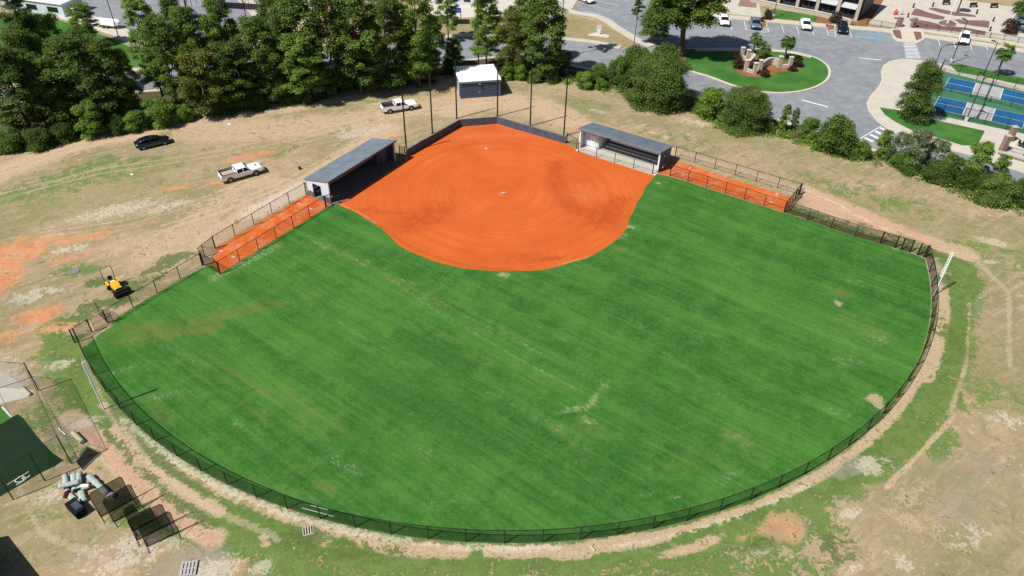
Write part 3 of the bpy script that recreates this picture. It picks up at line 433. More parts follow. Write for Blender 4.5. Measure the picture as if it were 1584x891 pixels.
# ------------------------------------------------------------------ roads and right-hand park
road = [(-250,235),(-80,178),(100,146),(250,138),(440,118),(690,95),(800,86),(900,103),(985,122),(1070,147),(1130,160),(1190,180),(1330,224),(1450,262),(1584,305),(1750,360),(1750,130),(1640,88),(1500,64),(1430,55),(1330,46),(1200,37),(1110,28),(1040,15),(1020,-30),(930,-35),(905,-8),(887,16),(935,32),(950,45),(975,60),(990,72),(960,76),(900,66),(800,60),(690,60),(440,92),(250,108),(100,126),(-80,152),(-250,190)]
slab('road', road, .004, 'asphalt')
def ribbon(name, pts, w, z, mat, z0=None, closed=False, sm=6):
    P = smoothpoly([at(*p) for p in pts], sm, closed) if sm else [at(*p) for p in pts]; a = []; b = []; n = len(P)
    for i in range(n):
        p, q = (P[i-1], P[(i+1) % n]) if closed else (P[max(i-1, 0)], P[min(i+1, n-1)]); t = Vector((q[0]-p[0], q[1]-p[1])).normalized(); a.append((P[i][0]-t.y*w/2, P[i][1]+t.x*w/2)); b.append((P[i][0]+t.y*w/2, P[i][1]-t.x*w/2))
    mb = MB()
    for i in range(n if closed else n-1):
        j = (i+1) % n; mb.quad((*b[i], z), (*b[j], z), (*a[j], z), (*a[i], z))
        if z0 is not None: mb.quad((*b[i], z0), (*b[j], z0), (*b[j], z), (*b[i], z)); mb.quad((*a[j], z0), (*a[i], z0), (*a[i], z), (*a[j], z))
    return struct(mb.build(name, mat))
# pavements
ribbon('kerb', [(-80,180),(100,148),(250,140),(440,120),(690,97),(800,88),(900,105),(985,124),(1070,149),(1130,162),(1190,182),(1330,226),(1450,264),(1584,307)], .7, .12, 'kerb', 0)
ribbon('pavement', [(-250,186),(-80,149),(100,123),(250,105),(440,89),(690,57),(800,57),(900,63),(960,74)], 1.6, .12, 'concrete', 0)
ribbon('pavement', [(830,12),(860,10),(887,19),(920,25),(940,33),(952,42),(965,50),(985,62),(1008,72)], 1.9, .12, 'concrete', 0)
slab('pavement', [(845,-20),(905,-20),(886,13),(878,20),(840,40),(820,40)], .11, 'concrete', z0=0)
isl = [(1010,88),(1040,77),(1090,75),(1140,75),(1190,77),(1225,80),(1258,88),(1278,99),(1285,112),(1280,125),(1262,136),(1235,143),(1200,145),(1165,141),(1130,132),(1095,119),(1055,108),(1015,99)]
IW = smoothpoly([at(*p) for p in isl], 6)
slab('kerb', IW, .13, 'kerb', px=False, z0=0); slab('island_lawn', offset(IW, .45), .136, 'lawn', px=False)
ribbon('pavement', [(1075,78),(1140,78),(1195,79),(1230,83),(1255,89)], 1.3, .142, 'concrete')
slab('mulch_bed', smoothpoly([at(*p) for p in [(1138,96),(1150,92),(1170,88),(1200,97),(1228,98),(1240,104),(1232,110),(1205,113),(1180,120),(1150,118),(1138,108)]], 5), .146, 'mulch', px=False)
slab('mulch_bed', smoothpoly([at(*p) for p in [(1045,88),(1053,84),(1062,89),(1058,95),(1048,95)]], 5), .146, 'mulch', px=False)
ribbon('road_marking', [(1328,89.5),(1363,93)], .35, .008, 'paint_white', sm=0); ribbon('road_marking', [(1240,154.5),(1281,165.5)], .45, .008, 'paint_white', sm=0)
conc = [(1362,112),(1366,102),(1375,95.5),(1395,91.5),(1432,94.5),(1470,103),(1584,128),(1720,158),(1720,312),(1584,268),(1500,240),(1440,225),(1400,214),(1376,202),(1356,188),(1343,172),(1340,160),(1345,150),(1358,135),(1364,124)]
CW = [at(*p) for p in conc]; slab('kerb', CW, .12, 'kerb', px=False, z0=0); slab('pavement', offset(CW, .3), .126, 'concrete', px=False)
slab('verge_lawn', [(1468,100.5),(1490,101),(1584,122),(1640,134),(1640,147),(1584,133),(1530,122),(1480,112)], .134, 'lawn')
slab('verge_lawn', [(1360,167),(1394,172),(1452,188),(1523,203.5),(1511,227),(1488,226),(1450,214),(1415,205),(1385,190),(1368,178)], .134, 'lawn')
slab('court_surface', [(1449,108),(1470,114),(1584,143),(1640,157),(1640,220),(1584,208),(1452,180),(1425,174)], .132, 'court_green')
def court_box(p, blue):   # p: four px corners
    slab('court_line', p, .138, 'paint_white'); q = offset([at(*c) for c in p], .09); slab('court_paint', q, .142, blue, px=False)
cs = lambda x, y: (1420+x/4.69, 60+y/4.69)
for r0 in (0, 1):
    if r0 == 0: q = [[cs(228,283),cs(422,325),cs(390,405),cs(183,363)],[cs(422,325),cs(617,366),cs(590,448),cs(390,405)],[cs(617,366),cs(820,410),cs(797,493),cs(590,448)]]
    else: q = [[cs(150,423),cs(360,467),cs(320,558),cs(103,510)],[cs(360,467),cs(560,512),cs(525,602),cs(320,558)],[cs(560,512),cs(785,560),cs(757,657),cs(525,602)]]
    for k, p in enumerate(q):
        court_box(p, 'court_grey' if k == 1 else 'court_blue')
        if k != 1:
            mid = lambda a, b: ((a[0]+b[0])/2, (a[1]+b[1])/2); ribbon('court_line', [mid(p[0], p[3]), mid(p[1], p[2])], .09, .147, 'paint_white', sm=0)
# parking: kerb strip, stalls, crossings
ribbon('pavement', [(1095,24),(1200,33),(1262,39),(1330,44),(1372,48),(1430,56),(1500,66),(1584,79),(1700,98)], 2.3, .12, 'concrete', 0)
slab('plaza', [(1343,38),(1352,24),(1375,-12),(1400,-12),(1700,30),(1700,92),(1584,73),(1430,50)], .115, 'concrete', z0=0)
slab('plaza', [(1112,20),(1120,8),(1150,-12),(1172,-12),(1175,12),(1178,27)], .115, 'concrete', z0=0)
slab('plaza_steps', [(1141,10),(1150,-12),(1172,-12),(1170,13)], .119, 'brick')
slab('verge_lawn', [(1183,22),(1196,14),(1225,18),(1265,25),(1262,34),(1225,31),(1185,27)], .02, 'lawn')
slab('mulch_bed', [(1262,25),(1290,28),(1325,34),(1345,38),(1340,42),(1262,35)], .018, 'mulch')
slab('mulch_bed', [(1345,-10),(1372,-10),(1352,26),(1343,38),(1328,34)], .016, 'mulch')
c2 = lambda x, y: (1340+x/6.49, y/6.49)
for poly in ([(485,92),(520,92),(620,130),(790,175),(770,203),(700,200),(560,172),(445,155)],[(635,85),(690,83),(870,122),(1060,150),(1105,165),(1095,175),(900,165),(740,135),(625,95)],[(780,207),(850,210),(905,240),(895,268),(820,270),(730,248),(725,225)],[(885,198),(1000,208),(1180,210),(1237,218),(1228,285),(1100,270),(930,240)],[(428,190),(470,195),(620,220),(720,245),(760,268),(880,272),(980,280),(1200,320),(1190,360),(1000,335),(700,300),(470,280),(450,225)]):
    slab('paver_bed', [c2(*p) for p in poly], .121, 'paver')
slab('kerb', [c2(*p) for p in [(245,290),(262,380),(300,415),(400,430),(510,438),(570,410),(590,370),(565,320),(560,300)]], .128, 'kerb', z0=0)
slab('paver_bed', [c2(*p) for p in [(262,303),(340,308),(358,398),(300,385),(272,350)]], .134, 'paver'); slab('paver_bed', [c2(*p) for p in [(470,322),(545,326),(558,390),(500,413)]], .134, 'paver')
for i in range(11):   # zebra
    y = 436+i*14; x0 = 372+i*2.5; x1 = 496+i*5.2; slab('crossing_marking', [c2(x0, y), c2(x1, y+3), c2(x1+2, y+9.5), c2(x0+2, y+6.5)], .009, 'paint_white')
for i in range(6):    # diagonal crossing by the hedge
    a = (1363-i*8, 196.5+i*5.2); slab('crossing_marking', [a, (a[0]+13, a[1]+6), (a[0]+10.5, a[1]+8.3), (a[0]-2.5, a[1]+2.2)], .009, 'paint_white')
ribbon('road_marking', [(1363,195),(1328,216)], .18, .008, 'paint_white', sm=0)
stalls = [(1128,29,1132,46,0),(1151,31,1155,47,0),(1209,37,1213,51,0),(1232,39,1236,53,0),(1256,44,1259,54,0),(1314,44,1317,58,0),(1334,45,1338,60,1),(1356,47,1360,64,1),(1450,56,1454,71,0),(1474,58,1478,74,0),(1500,63,1503,77,0),(1523,64,1528,78,0),(1563,72,1567,84,0),(1600,78,1604,92,0)]
for a in stalls: ribbon('road_marking', [(a[0], a[1]+1.5), (a[2], a[3])], .14, .008, 'paint_blue' if a[4] else 'paint_white', sm=0)
for x, y in ((1327,57),(1348.5,58.5)): slab('road_marking', [(x-5,y-2),(x+5,y-1.2),(x+5,y+2.2),(x-4.5,y+1.5)], .008, 'paint_blue')
def hatch(q, n, mat):
    lerp = lambda a, b, t: (a[0]+(b[0]-a[0])*t, a[1]+(b[1]-a[1])*t)
    for i in range(n): ribbon('road_marking', [lerp(q[0], q[3], i/(n-1)), lerp(q[1], q[2], i/(n-1))], .13, .009, mat, sm=0)
    ribbon('road_marking', [q[0], q[3]], .13, .012, mat, sm=0); ribbon('road_marking', [q[1], q[2]], .13, .012, mat, sm=0)
hatch([(1357,48.5),(1376,50),(1380,62),(1361,60)], 6, 'paint_blue'); hatch([(1177,45),(1188,43),(1188.5,50),(1178.5,50)], 4, 'paint_white'); hatch([(1279,48),(1292,47),(1293,56),(1281,55)], 4, 'paint_white'); hatch([(1553,73),(1566,75),(1567,83),(1556,82)], 3, 'paint_white')
for q in ([(1177,33),(1186,34),(1187,42),(1177,44)],[(1277,38),(1289,40),(1292,46),(1280,48)],[(1550,65),(1562,68),(1566,74),(1552,73)]):
    w = [at(*p) for p in q]; slab('kerb', w, .12, 'kerb', px=False, z0=0); slab('mulch_bed', offset(w, .25), .125, 'mulch', px=False)
for i in range(5): ribbon('road_marking', [(885+i*13,22-i*7),(921+i*12.5,31-i*7.5)], .13, .008, 'paint_white', sm=0)
# left background
slab('car_park', [(60,-40),(240,-40),(330,60),(215,62),(185,38),(100,8)], .006, 'asphalt'); slab('pavement', [(20,-40),(60,-40),(110,12),(190,40),(245,78),(228,82),(175,55),(60,18)], .01, 'concrete')
slab('verge_lawn', [(-60,20),(60,20),(170,58),(225,84),(235,100),(100,118),(-60,140)], .005, 'lawn')
slab('plaza', [(275,-45),(480,-45),(500,25),(420,50),(310,45)], .008, 'concrete'); slab('plaza', [(640,-30),(860,-30),(820,22),(700,28),(655,25)], .008, 'slab')
slab('car_park', [(250,-30),(340,-30),(395,30),(330,50),(270,30)], .012, 'asphalt')
# ================================================================== built things
def oriented(a, b):   # a, b world pts: returns origin, angle, length
    v = Vector((b[0]-a[0], b[1]-a[1])); return a, math.atan2(v.y, v.x), v.length
POST = {}
def post_mesh(h, r):
    k = (round(h, 2), r)
    if k not in POST:
        mb = MB().tube([(0, 0, 0), (0, 0, h)], r, 8); mb.tube([(0, 0, h), (0, 0, h+.05)], [r*1.25, r*.5], 8); me = bpy.data.meshes.new('post'); me.from_pydata(mb.v, [], mb.f); me.materials.append(M['black_metal']); POST[k] = me
    return POST[k]
def fence(pts, h, spacing, label, name='chain_link_fence', cat='fence', mat='chain', group=None, r=.05, ends=.07, bottom=True, mids=(), height_rails=(), corner_h=None):
    P = [Vector((p[0], p[1], 0)) for p in pts]; o = P[0]; root = thing(name, label, cat, o, 0, group)
    L = [0]
    for a, b in zip(P[:-1], P[1:]): L.append(L[-1]+(b-a).length)
    def pt(s):
        for i in range(len(P)-1):
            if s <= L[i+1]+1e-6: return P[i]+(P[i+1]-P[i])*((s-L[i])/max(L[i+1]-L[i], 1e-6))
        return P[-1]
    n = max(1, round(L[-1]/spacing)); stations = [L[-1]*i/n for i in range(n+1)]
    for i, s in enumerate(stations):
        e = link(bpy.data.objects.new('post', post_mesh(h+(.03 if i in (0, n) else 0), ends if i in (0, n) else r)), root); e.location = pt(s)-o
    line = [pt(s)-o for s in sorted(set([round(x, 3) for x in stations]+[round(l, 3) for l in L]))]; rail = MB()
    rail.tube([(p.x, p.y, h-.02) for p in line], .034, 6); rail.build('top_rail', 'black_metal', root); w = MB()
    MB().tube([(p.x, p.y, .07) for p in line], .013, 5).build('tension_wire', 'black_metal', root)
    for a, b in zip(line[:-1], line[1:]): w.quad((a.x, a.y, .05), (b.x, b.y, .05), (b.x, b.y, h-.03), (a.x, a.y, h-.03))
    w.build('wire_mesh', mat, root); return root
def gate(a, b, h, label, mat='chain', leaf_angle=None):
    o, rz, L = oriented(a, b); root = thing('chain_link_gate', label, 'gate', o, rz if leaf_angle is None else leaf_angle); f = MB()
    f.tube([(.04, 0, .08), (.04, 0, h), (L-.04, 0, h), (L-.04, 0, .08), (.04, 0, .08)], .024, 6); f.build('gate_frame', 'black_metal', root); MB().tube([(.04, 0, h*.5), (L-.04, 0, h*.5)], .018, 6).build('mid_rail', 'black_metal', root)
    MB().quad((.05, 0, .09), (L-.05, 0, .09), (L-.05, 0, h-.02), (.05, 0, h-.02)).build('wire_mesh', mat, root); return root
FH = 1.75
fence(arcpts(A0, A1, FR, 66), FH, 3.05, 'long black chain-link fence curving round the whole outfield from foul corner to foul corner', 'outfield_fence', bottom=True)
fence([(-45.1, 56.2), (-44.1, 57.9)], FH, 1.9, 'short black fence stub closing the left foul corner beside the open gate')
gate((-43.95, 58.1), (-42.9, 59.95), FH-.05, 'open black gate leaf swung inward at the left foul corner, nearest the outfield fence', leaf_angle=math.radians(50))
gate((-43.1, 59.4), (-44.9, 60.3), FH-.05, 'open black gate leaf swung outward onto the dirt at the left foul corner', leaf_angle=math.radians(139))
fence([(-43.1, 59.36), (-36.6, 69.95)], FH, 3.1, 'straight black fence between the left foul corner gate and the left bullpen', mat='chain_light', group=None)
fence([(-34.0, 68.45), (-24.85, 83.3)], FH, 2.95, 'black fence between left bullpen clay and the outfield grass', 'bullpen_fence', mat='chain_light')
fence([(-36.25, 73.55), (-28.2, 86.6)], FH, 3.0, 'black fence on the outer, dirt side of the left bullpen', 'bullpen_fence', mat='chain_light')
fence([(-34.05, 68.45), (-36.45, 70.0)], FH, 2.9, 'heavy black cross fence closing the near end of the left bullpen', 'bullpen_fence', ends=.07)
fence([(-36.5, 70.05), (-37.15, 71.0), (-36.25, 73.5)], FH, 1.9, 'small black gate bay jutting out at the near end of the left bullpen', 'bullpen_fence', ends=.07)
fence([(-24.8, 83.4), (-24.2, 83.95)], FH, .8, 'very short black fence piece beside the left dugout at the far end of its bullpen', 'bullpen_fence', ends=.06)
fence([(-28.15, 86.55), (-27.2, 86.1)], FH, 1.0, 'short black fence piece at the back corner of the left dugout', 'bullpen_fence', ends=.06)
fence([(-23.3, 84.4), (-16.3, 96.4)], 1.2, 3., 'low black fence along the open front of the left dugout', 'dugout_fence', mat='chain_light')
fence([(-17.0, 97.9), (-16.2, 97.75)], 1.6, .8, 'short black fence gap between left dugout and backstop', 'dugout_fence')
fence([(9.5, 100.45), (19.8, 94.1)], 1.55, 3.02, 'black fence along the open front of the right dugout', 'dugout_fence', mat='chain_light')
fence([(7.9, 103.3), (9.3, 101.4)], 1.6, 2.0, 'short black gate bay between backstop and right dugout', 'dugout_fence', mat='chain_light', ends=.06)
fence([(22.25, 93.8), (36.1, 84.65)], FH, 2.8, 'black fence between right bullpen clay and the outfield grass', 'bullpen_fence', mat='chain_light')
fence([(23.9, 99.5), (39.5, 89.3)], FH, 3.1, 'black fence on the outer, dry grass side of the right bullpen', 'bullpen_fence', mat='chain_light')
fence([(36.15, 84.65), (39.4, 89.35)], FH, 1.45, 'heavy black cross fence closing the far right end of the right bullpen', 'bullpen_fence', ends=.07)
gate((38.2, 87.5), (39.6, 88.4), FH-.05, 'open black gate leaf at the end of the right bullpen')
fence([(36.15, 84.6), (38.9, 82.8), (41.35, 80.9), (43.85, 79.15), (46.4, 77.8)], FH, 3.0, 'black fence from the right bullpen to the right foul corner', mat='chain')
for i, (a, b) in enumerate((((46.4, 77.8), (47.9, 76.9)), ((48.45, 76.46), (49.4, 76.0)), ((50.1, 75.4), (50.7, 74.95)))):
    fence([a, b], FH, 1.5, ['black fence piece with doubled posts first from the bullpen side at right foul corner', 'middle black gate leaf with thick posts at right foul corner', 'last short black fence piece meeting the curved outfield fence at right foul corner'][i], ends=.085)
fence([at(690,122), at(790,122), at(830,118), at(900,128), at(955,138)], 2.0, 3.0, 'black chain-link fence overgrown by low hedge behind the backstop', mat='chain_light')
# backstop
root = thing('backstop_wall', 'low dark grey padded backstop wall in three angled runs behind home plate', 'backstop', (-15.95, 97.7, 0))
bw = [(-15.95, 97.7), (-8.9, 108.0), (-2.96, 109.35), (7.75, 103.0)]
for a, b in zip(bw[:-1], bw[1:]):
    o, rz, L = oriented(a, b); n = max(1, round(L/1.85)); mb = MB()
    for i in range(n):
        c_ = (i+.5)*L/n; p = Vector(a)-Vector(bw[0]); mb.box((p.x+c_*math.cos(rz), p.y+c_*math.sin(rz), .6), (L/n-.03, .14, 1.17), rz)
    mb.build('padded_panel', 'pad', root, bevel=.03)
    mc = MB(); mc.box((p.x+L/2*math.cos(rz), p.y+L/2*math.sin(rz), 1.215), (L-.05, .2, .05), rz); mc.build('top_cap', 'roof_grey', root)
    mk = MB(); q = (p.x+L/2*math.cos(rz)-.12*math.sin(rz), p.y+L/2*math.sin(rz)+.12*math.cos(rz)); mk.box((q[0], q[1], .56), (L-.1, .08, 1.12), rz); mk.build('backing', 'wood', root)
np_px = [((629,236),(621,137)),((669,206),(666,120)),((706.5,183),(704.5,103)),((769.5,180),(770,92)),((820,195),(822,105)),((872,211),(878,113))]
npl = ['beside the left dugout, leftmost of the backstop poles', 'second from left, in front of the far pickup', 'at the left wall corner in front of the shed', 'at the centre corner of the backstop wall', 'second from right along the backstop wall', 'at the right end of the backstop wall']
tops = []
for (b, t), l in zip(np_px, npl):
    x, y = at(*b); h = 9.5; r = thing('net_pole', 'tall black net pole '+l, 'pole', (x, y, 0), 0, 'net poles round the backstop'); MB().tube([(0, 0, .0), (0, 0, h)], [.12, .10], 10).build('pole', 'black_metal', r); MB().tube([(0, 0, h), (0, 0, h+.08)], [.09, .03], 10).build('cap', 'black_metal', r)
    MB().box((0, 0, .03), (.36, .36, .05)).build('base_plate', 'black_metal', r); tops.append((x, y, h))
# plates
def plate(kind, x, y, ang, label, group=None):
    if kind == 'home': poly = [(-.22, .22), (.22, .22), (.22, -.02), (0, -.22), (-.22, -.02)]; nm = 'home_plate'
    else: poly = [(-.34, -.09), (.34, -.09), (.34, .09), (-.34, .09)]; nm = 'pitching_rubber'
    o = MB().prism([(a*.95, b*.95) for a, b in poly], .008, .035).build(nm, 'plate'); o.location = (x, y, 0); o.rotation_euler = (0, 0, ang); tag(o, label, nm.replace('_', ' '), group)
    c_ = MB().prism([(.55*math.cos(k*PI/6)*random.uniform(.7, 1.2), .35*math.sin(k*PI/6)*random.uniform(.7, 1.2)) for k in range(12)], .0085, .012) if False else None
aF = math.atan2(PIT[1]-HOME[1], PIT[0]-HOME[0])+PI/2
plate('home', HOME[0], HOME[1], aF, 'white home plate in front of the backstop, farthest white plate on the infield clay'); plate('rub', PIT[0], PIT[1], aF, 'white pitching rubber at the middle of the ringed infield clay')
for k, p, l in (('rub',(463,316),'white pitching rubber in left bullpen, nearer its outer fence'),('rub',(481,323),'white pitching rubber in left bullpen, nearer the grass'),('home',(341,388.5),'white bullpen plate in left bullpen, nearer its outer fence'),('home',(360.5,398),'white bullpen plate in left bullpen, nearer the grass'),('rub',(1067,260),'white pitching rubber in right bullpen, nearer its outer fence'),('rub',(1056,271.5),'white pitching rubber in right bullpen, nearer the grass'),('home',(1202,301),'white bullpen plate in right bullpen, nearer its outer fence'),('home',(1192.5,313.5),'white bullpen plate in right bullpen, nearer the grass')):
    x, y = at(*p); plate(k, x, y, (math.atan2(uL.y, uL.x) if p[0] < 600 else math.atan2(uR.y, uR.x))+PI/2, l)
# foul poles
for b, t, l, s in (((1444,457),(1475,392),'white foul pole with wing screen standing outside the right curve of the outfield fence', 1), ((161,633),(127,561),'white foul pole with wing screen outside the left curve of the outfield fence', -1)):
    x, y = at(*b); d_ = Vector((HOME[0]-x, HOME[1]-y)).normalized(); rz = math.atan2(d_.y, d_.x); r = thing('foul_pole', l, 'foul pole', (x, y, 0), rz, 'foul poles')
    MB().tube([(0, 0, 0), (0, 0, 6.05)], .06, 10).build('pole', 'white_metal', r); MB().box((.24, 0, 4.35), (.05, .05, 3.3)).box((.13, 0, 2.72), (.26, .05, .05)).box((.13, 0, 5.98), (.26, .05, .05)).build('wing_frame', 'white_metal', r)
    w = MB()
    for i in range(14): w.box((.14, 0, 2.85+i*.22), (.2, .02, .09))
    w.build('wing_mesh', 'white_metal', r)
# dugouts: local x along the front, local y to the back, z up
def dugout(a, b, D, label, left):
    o, rz, L = oriented(a, b); s = 1 if left else -1
    r = thing('dugout', label, 'dugout', o, rz, 'dugouts beside the infield'); fz, bz = 3.3, 2.42; zr = lambda y: fz+(bz-fz)*y/D
    MB().box((L/2, D/2-.4, .03), (L+.1, D+1.1, .06)).build('floor', 'slab' if not left else 'floor_dark', r)  # left floor darker: shade under the roof is put into its colour
    MB().prism([(0, D-.12), (L, D-.12), (L, D), (0, D)], .06, bz-.06).build('back_wall', 'wall_grey', r)
    for x0, near in ((0, True), (L-.12, False)):
        door = (near if left else not near); mb = MB(); x1 = x0+.12
        def panel(y0, y1, z0, z1b=None):
            t0, t1 = (zr(y0)-.06 if z1b is None else z1b), (zr(y1)-.06 if z1b is None else z1b)
            mb.add([(x0, y0, z0), (x1, y0, z0), (x1, y1, z0), (x0, y1, z0), (x0, y0, t0), (x1, y0, t0), (x1, y1, t1), (x0, y1, t1)], [(0, 3, 2, 1), (4, 5, 6, 7), (0, 1, 5, 4), (1, 2, 6, 5), (2, 3, 7, 6), (3, 0, 4, 7)])
        if door:
            y0, y1 = 1.45, 2.9; panel(0, y0, .06); panel(y1, D-.13, .06); panel(y0, y1, 2.15); mb.build('end_wall', 'wall_light' if left else 'wall_grey', r)
            k = MB(); k.box((x0-.02 if near else x1+.02, .7, .45), (.05, 1.35, .8)); k.box((x0-.02 if near else x1+.02, (y1+D)/2, .45), (.05, D-y1-.1, .8)); k.build('dark_skirting', 'wall_grey', r)
            f = MB(); xx = x0+.06; f.box((xx, y0, 1.1), (.16, .06, 2.1)).box((xx, y1, 1.1), (.16, .06, 2.1)).box((xx, (y0+y1)/2, 2.17), (.16, y1-y0, .06)); f.build('door_frame', 'wall_grey', r)
        else: panel(0, D-.13, .06); mb.build('end_wall', 'wall_light' if not left else 'pad', r)  # left end wall takes the dark pad colour to imitate interior shade
    for x in (.08, L-.08): MB().box((x, .05, (fz-.1)/2+.05), (.2, .16, fz-.2)).build('corner_post', 'white_metal' if not left else 'wall_light', r)
    ov = .28; x0, x1, y0, y1 = -.15, L+.15, -ov, D+.18; q = MB(); th = .13
    q.add([(x0, y0, zr(y0)), (x1, y0, zr(y0)), (x1, y1, zr(y1)), (x0, y1, zr(y1)), (x0, y0, zr(y0)+th), (x1, y0, zr(y0)+th), (x1, y1, zr(y1)+th), (x0, y1, zr(y1)+th)], [(0, 3, 2, 1), (4, 5, 6, 7), (0, 1, 5, 4), (1, 2, 6, 5), (2, 3, 7, 6), (3, 0, 4, 7)])
    rf = q.build('roof', 'roof_grey', r); g = MB(); n = int((x1-x0)/.4)
    for i in range(n+1):
        x = x0+.03+i*(x1-x0-.06)/n; g.add([(x-.012, y0, zr(y0)+th), (x+.012, y0, zr(y0)+th), (x+.012, y1, zr(y1)+th), (x-.012, y1, zr(y1)+th), (x-.012, y0, zr(y0)+th+.02), (x+.012, y0, zr(y0)+th+.02), (x+.012, y1, zr(y1)+th+.02), (x-.012, y1, zr(y1)+th+.02)], [(4, 5, 6, 7), (0, 1, 5, 4), (1, 2, 6, 5), (2, 3, 7, 6), (3, 0, 4, 7)])
    g.build('roof_rib', 'roof_grey', rf)
    MB().box(((x0+x1)/2, y0-.02, zr(y0)-.02), (x1-x0, .04, .26)).build('fascia', 'roof_grey' if not left else 'wall_grey', rf)
    # store room at the far end (toward the backstop)
    xs = L-2.6 if left else 2.6; wl = MB(); wl.add([(xs-.06, 1.2, .06), (xs+.06, 1.2, .06), (xs+.06, D-.13, .06), (xs-.06, D-.13, .06), (xs-.06, 1.2, zr(1.2)-.06), (xs+.06, 1.2, zr(1.2)-.06), (xs+.06, D-.13, zr(D)-.06), (xs-.06, D-.13, zr(D)-.06)], [(0, 3, 2, 1), (4, 5, 6, 7), (0, 1, 5, 4), (1, 2, 6, 5), (2, 3, 7, 6), (3, 0, 4, 7)])
    xa, xb = (xs, L-.13) if left else (.13, xs); wl.box(((xa+xb)/2, 1.2, 1.55), (xb-xa-.14, .1, 2.95)); wl.build('partition', 'wall_light' if not left else 'pad', r)  # left partition in dark pad colour, imitating the shade inside
    dr = MB().box(((xa+xb)/2+(.1 if left else .35), 1.12, 1.1), (.95, .05, 2.05)).build('door', 'white_metal' if not left else 'wall_grey', r); MB().box(((xa+xb)/2+(.1 if left else .35)+.36, 1.07, 1.05), (.05, .05, .14)).build('handle', 'black_metal', dr)
    ba, bb = (.6, xs-.5) if left else (xs+.8, L-.5)
    for row, (y, z) in enumerate(((D-1.0, .5), (D-1.75, .42)) if not left else ((D-1.0, .5),)):
        bn = MB().box(((ba+bb)/2, y, z), (bb-ba, .32, .05)); bn.build('bench_seat', 'white_metal', r); lg = MB(); n = 6
        for i in range(n): lg.box((ba+.3+i*(bb-ba-.6)/(n-1), y, z/2+.02), (.06, .28, z-.05))
        lg.build('bench_support', 'grey_metal', r)
    MB().box(((ba+bb)/2, D-.6, .95), (bb-ba, .05, .28)).build('bench_back', 'white_metal', r)
    hb = MB(); hb.box(((ba+bb)/2, D-.16, 1.75), (bb-ba, .04, .12))
    for i in range(14): hb.box((ba+.3+i*(bb-ba-.6)/13, D-.22, 1.7), (.03, .08, .1))
    hb.build('hook_rail', 'black_metal', r)
    if left: # windscreen panels hung under the roof edge
        for i, (x, w_) in enumerate(((1.2, 1.3), (4.3, 2.6), (8.0, 2.2))): MB().box((x, .05, fz-.4), (w_, .04, .35)).build('hanging_panel', 'pad', r)
    return r
dl = dugout((-24.39, 84.3), (-17.35, 96.2), 4.1, 'dugout with blue-grey sheet roof and pale end wall beside the left bullpen', True)
# second dugout: front seen from the field, mirrored so the back lies away from the infield
dugout((9.65, 101.55), (20.6, 94.55), 4.2, 'dugout with grey roof and white open front showing benches, right of the infield', False)
# shed
o, rz, L = oriented((-9.44, 118.5), (-2.72, 120.0)); r = thing('storage_shed', 'square dark blue-grey storage shed with flat white roof behind the backstop', 'shed', o, rz); D = 7.0
MB().box((L/2, D/2, 1.4), (L, D, 2.8)).build('wall', 'shed_wall', r)
rf = MB(); rf.add([(-.12, -.15, 2.86), (L+.12, -.15, 2.86), (L+.12, D+.15, 2.7), (-.12, D+.15, 2.7), (-.12, -.15, 3.02), (L+.12, -.15, 3.02), (L+.12, D+.15, 2.86), (-.12, D+.15, 2.86)], [(0, 3, 2, 1), (4, 5, 6, 7), (0, 1, 5, 4), (1, 2, 6, 5), (2, 3, 7, 6), (3, 0, 4, 7)]); rfo = rf.build('roof', 'shed_roof', r)
MB().box((L/2, -.17, 2.86), (L+.3, .04, .3)).build('gutter', 'roof_grey', rfo); MB().box((L*.48, -.15, 2.45), (.35, .3, .2)).build('wall_light', 'grey_metal', r)
fr = MB()
for i in range(1, 7): fr.box((L/2, -.012, i*.38+.1), (L-.3, .02, .02))
fr.build('cladding_joint', 'navy_wall', r); MB().box((L*.48, -.02, .95), (.35, .03, .22)).build('wall_vent', 'grey_metal', r)
MB().box((-.03, 2.2, 1.05), (.05, 1.0, 2.05)).build('side_door', 'wall_light', r); MB().tube([(L-.1, -.06, 2.7), (L-.1, -.06, .1)], .04, 6).build('downpipe', 'grey_metal', r); MB().box((-.04, 4.6, 1.9), (.06, .5, .6)).build('meter_box', 'grey_metal', r)
# ------------------------------------------------------------------ vehicles
def ring(x, zb, zt, wb, wt, crown=.04, zm=None):
    zm = zm if zm is not None else zb+(zt-zb)*.55
    h = [(wb*.86, zb), (wb, zb+(zm-zb)*.35), (wb, zm), (wt, zt-.05), (wt*.9, zt), (0, zt+crown)]
    return [(x, -a, z) for a, z in h[:-1]]+[(x, 0, h[-1][1])]+[(x, a, z) for a, z in reversed(h[:-1])]
def wheels(r, xs, w, R=.38, name='wheel'):
    for x in xs:
        for s in (-1, 1):
            wh = MB().tube([(x, s*(w-.26), R), (x, s*(w-.24), R), (x, s*(w-.02), R), (x, s*w, R)], [R*.9, R, R, R*.92], 20).build('wheel', 'rubber', r, smooth=False)
            MB().tube([(x, s*(w-.03), R), (x, s*(w+.012), R)], [R*.62, R*.56], 14).build('rim', 'rim', wh)
def arches(r, xs, w, R=.38):
    mb = MB()
    for x in xs:
        for s in (-1, 1):
            n = 12; vs = [(x+(R+.09)*math.cos(PI*k/n), s*(w+.006), R*.95+(R+.09)*math.sin(PI*k/n)) for k in range(n+1)]; vs2 = [(v[0], s*(w-.3), v[2]) for v in vs]; k = len(vs)
            mb.add(vs+vs2, [tuple(range(k))]+[(i, i+1, k+i+1, k+i) for i in range(k-1)])
    mb.build('wheel_arch', 'black_metal', r)
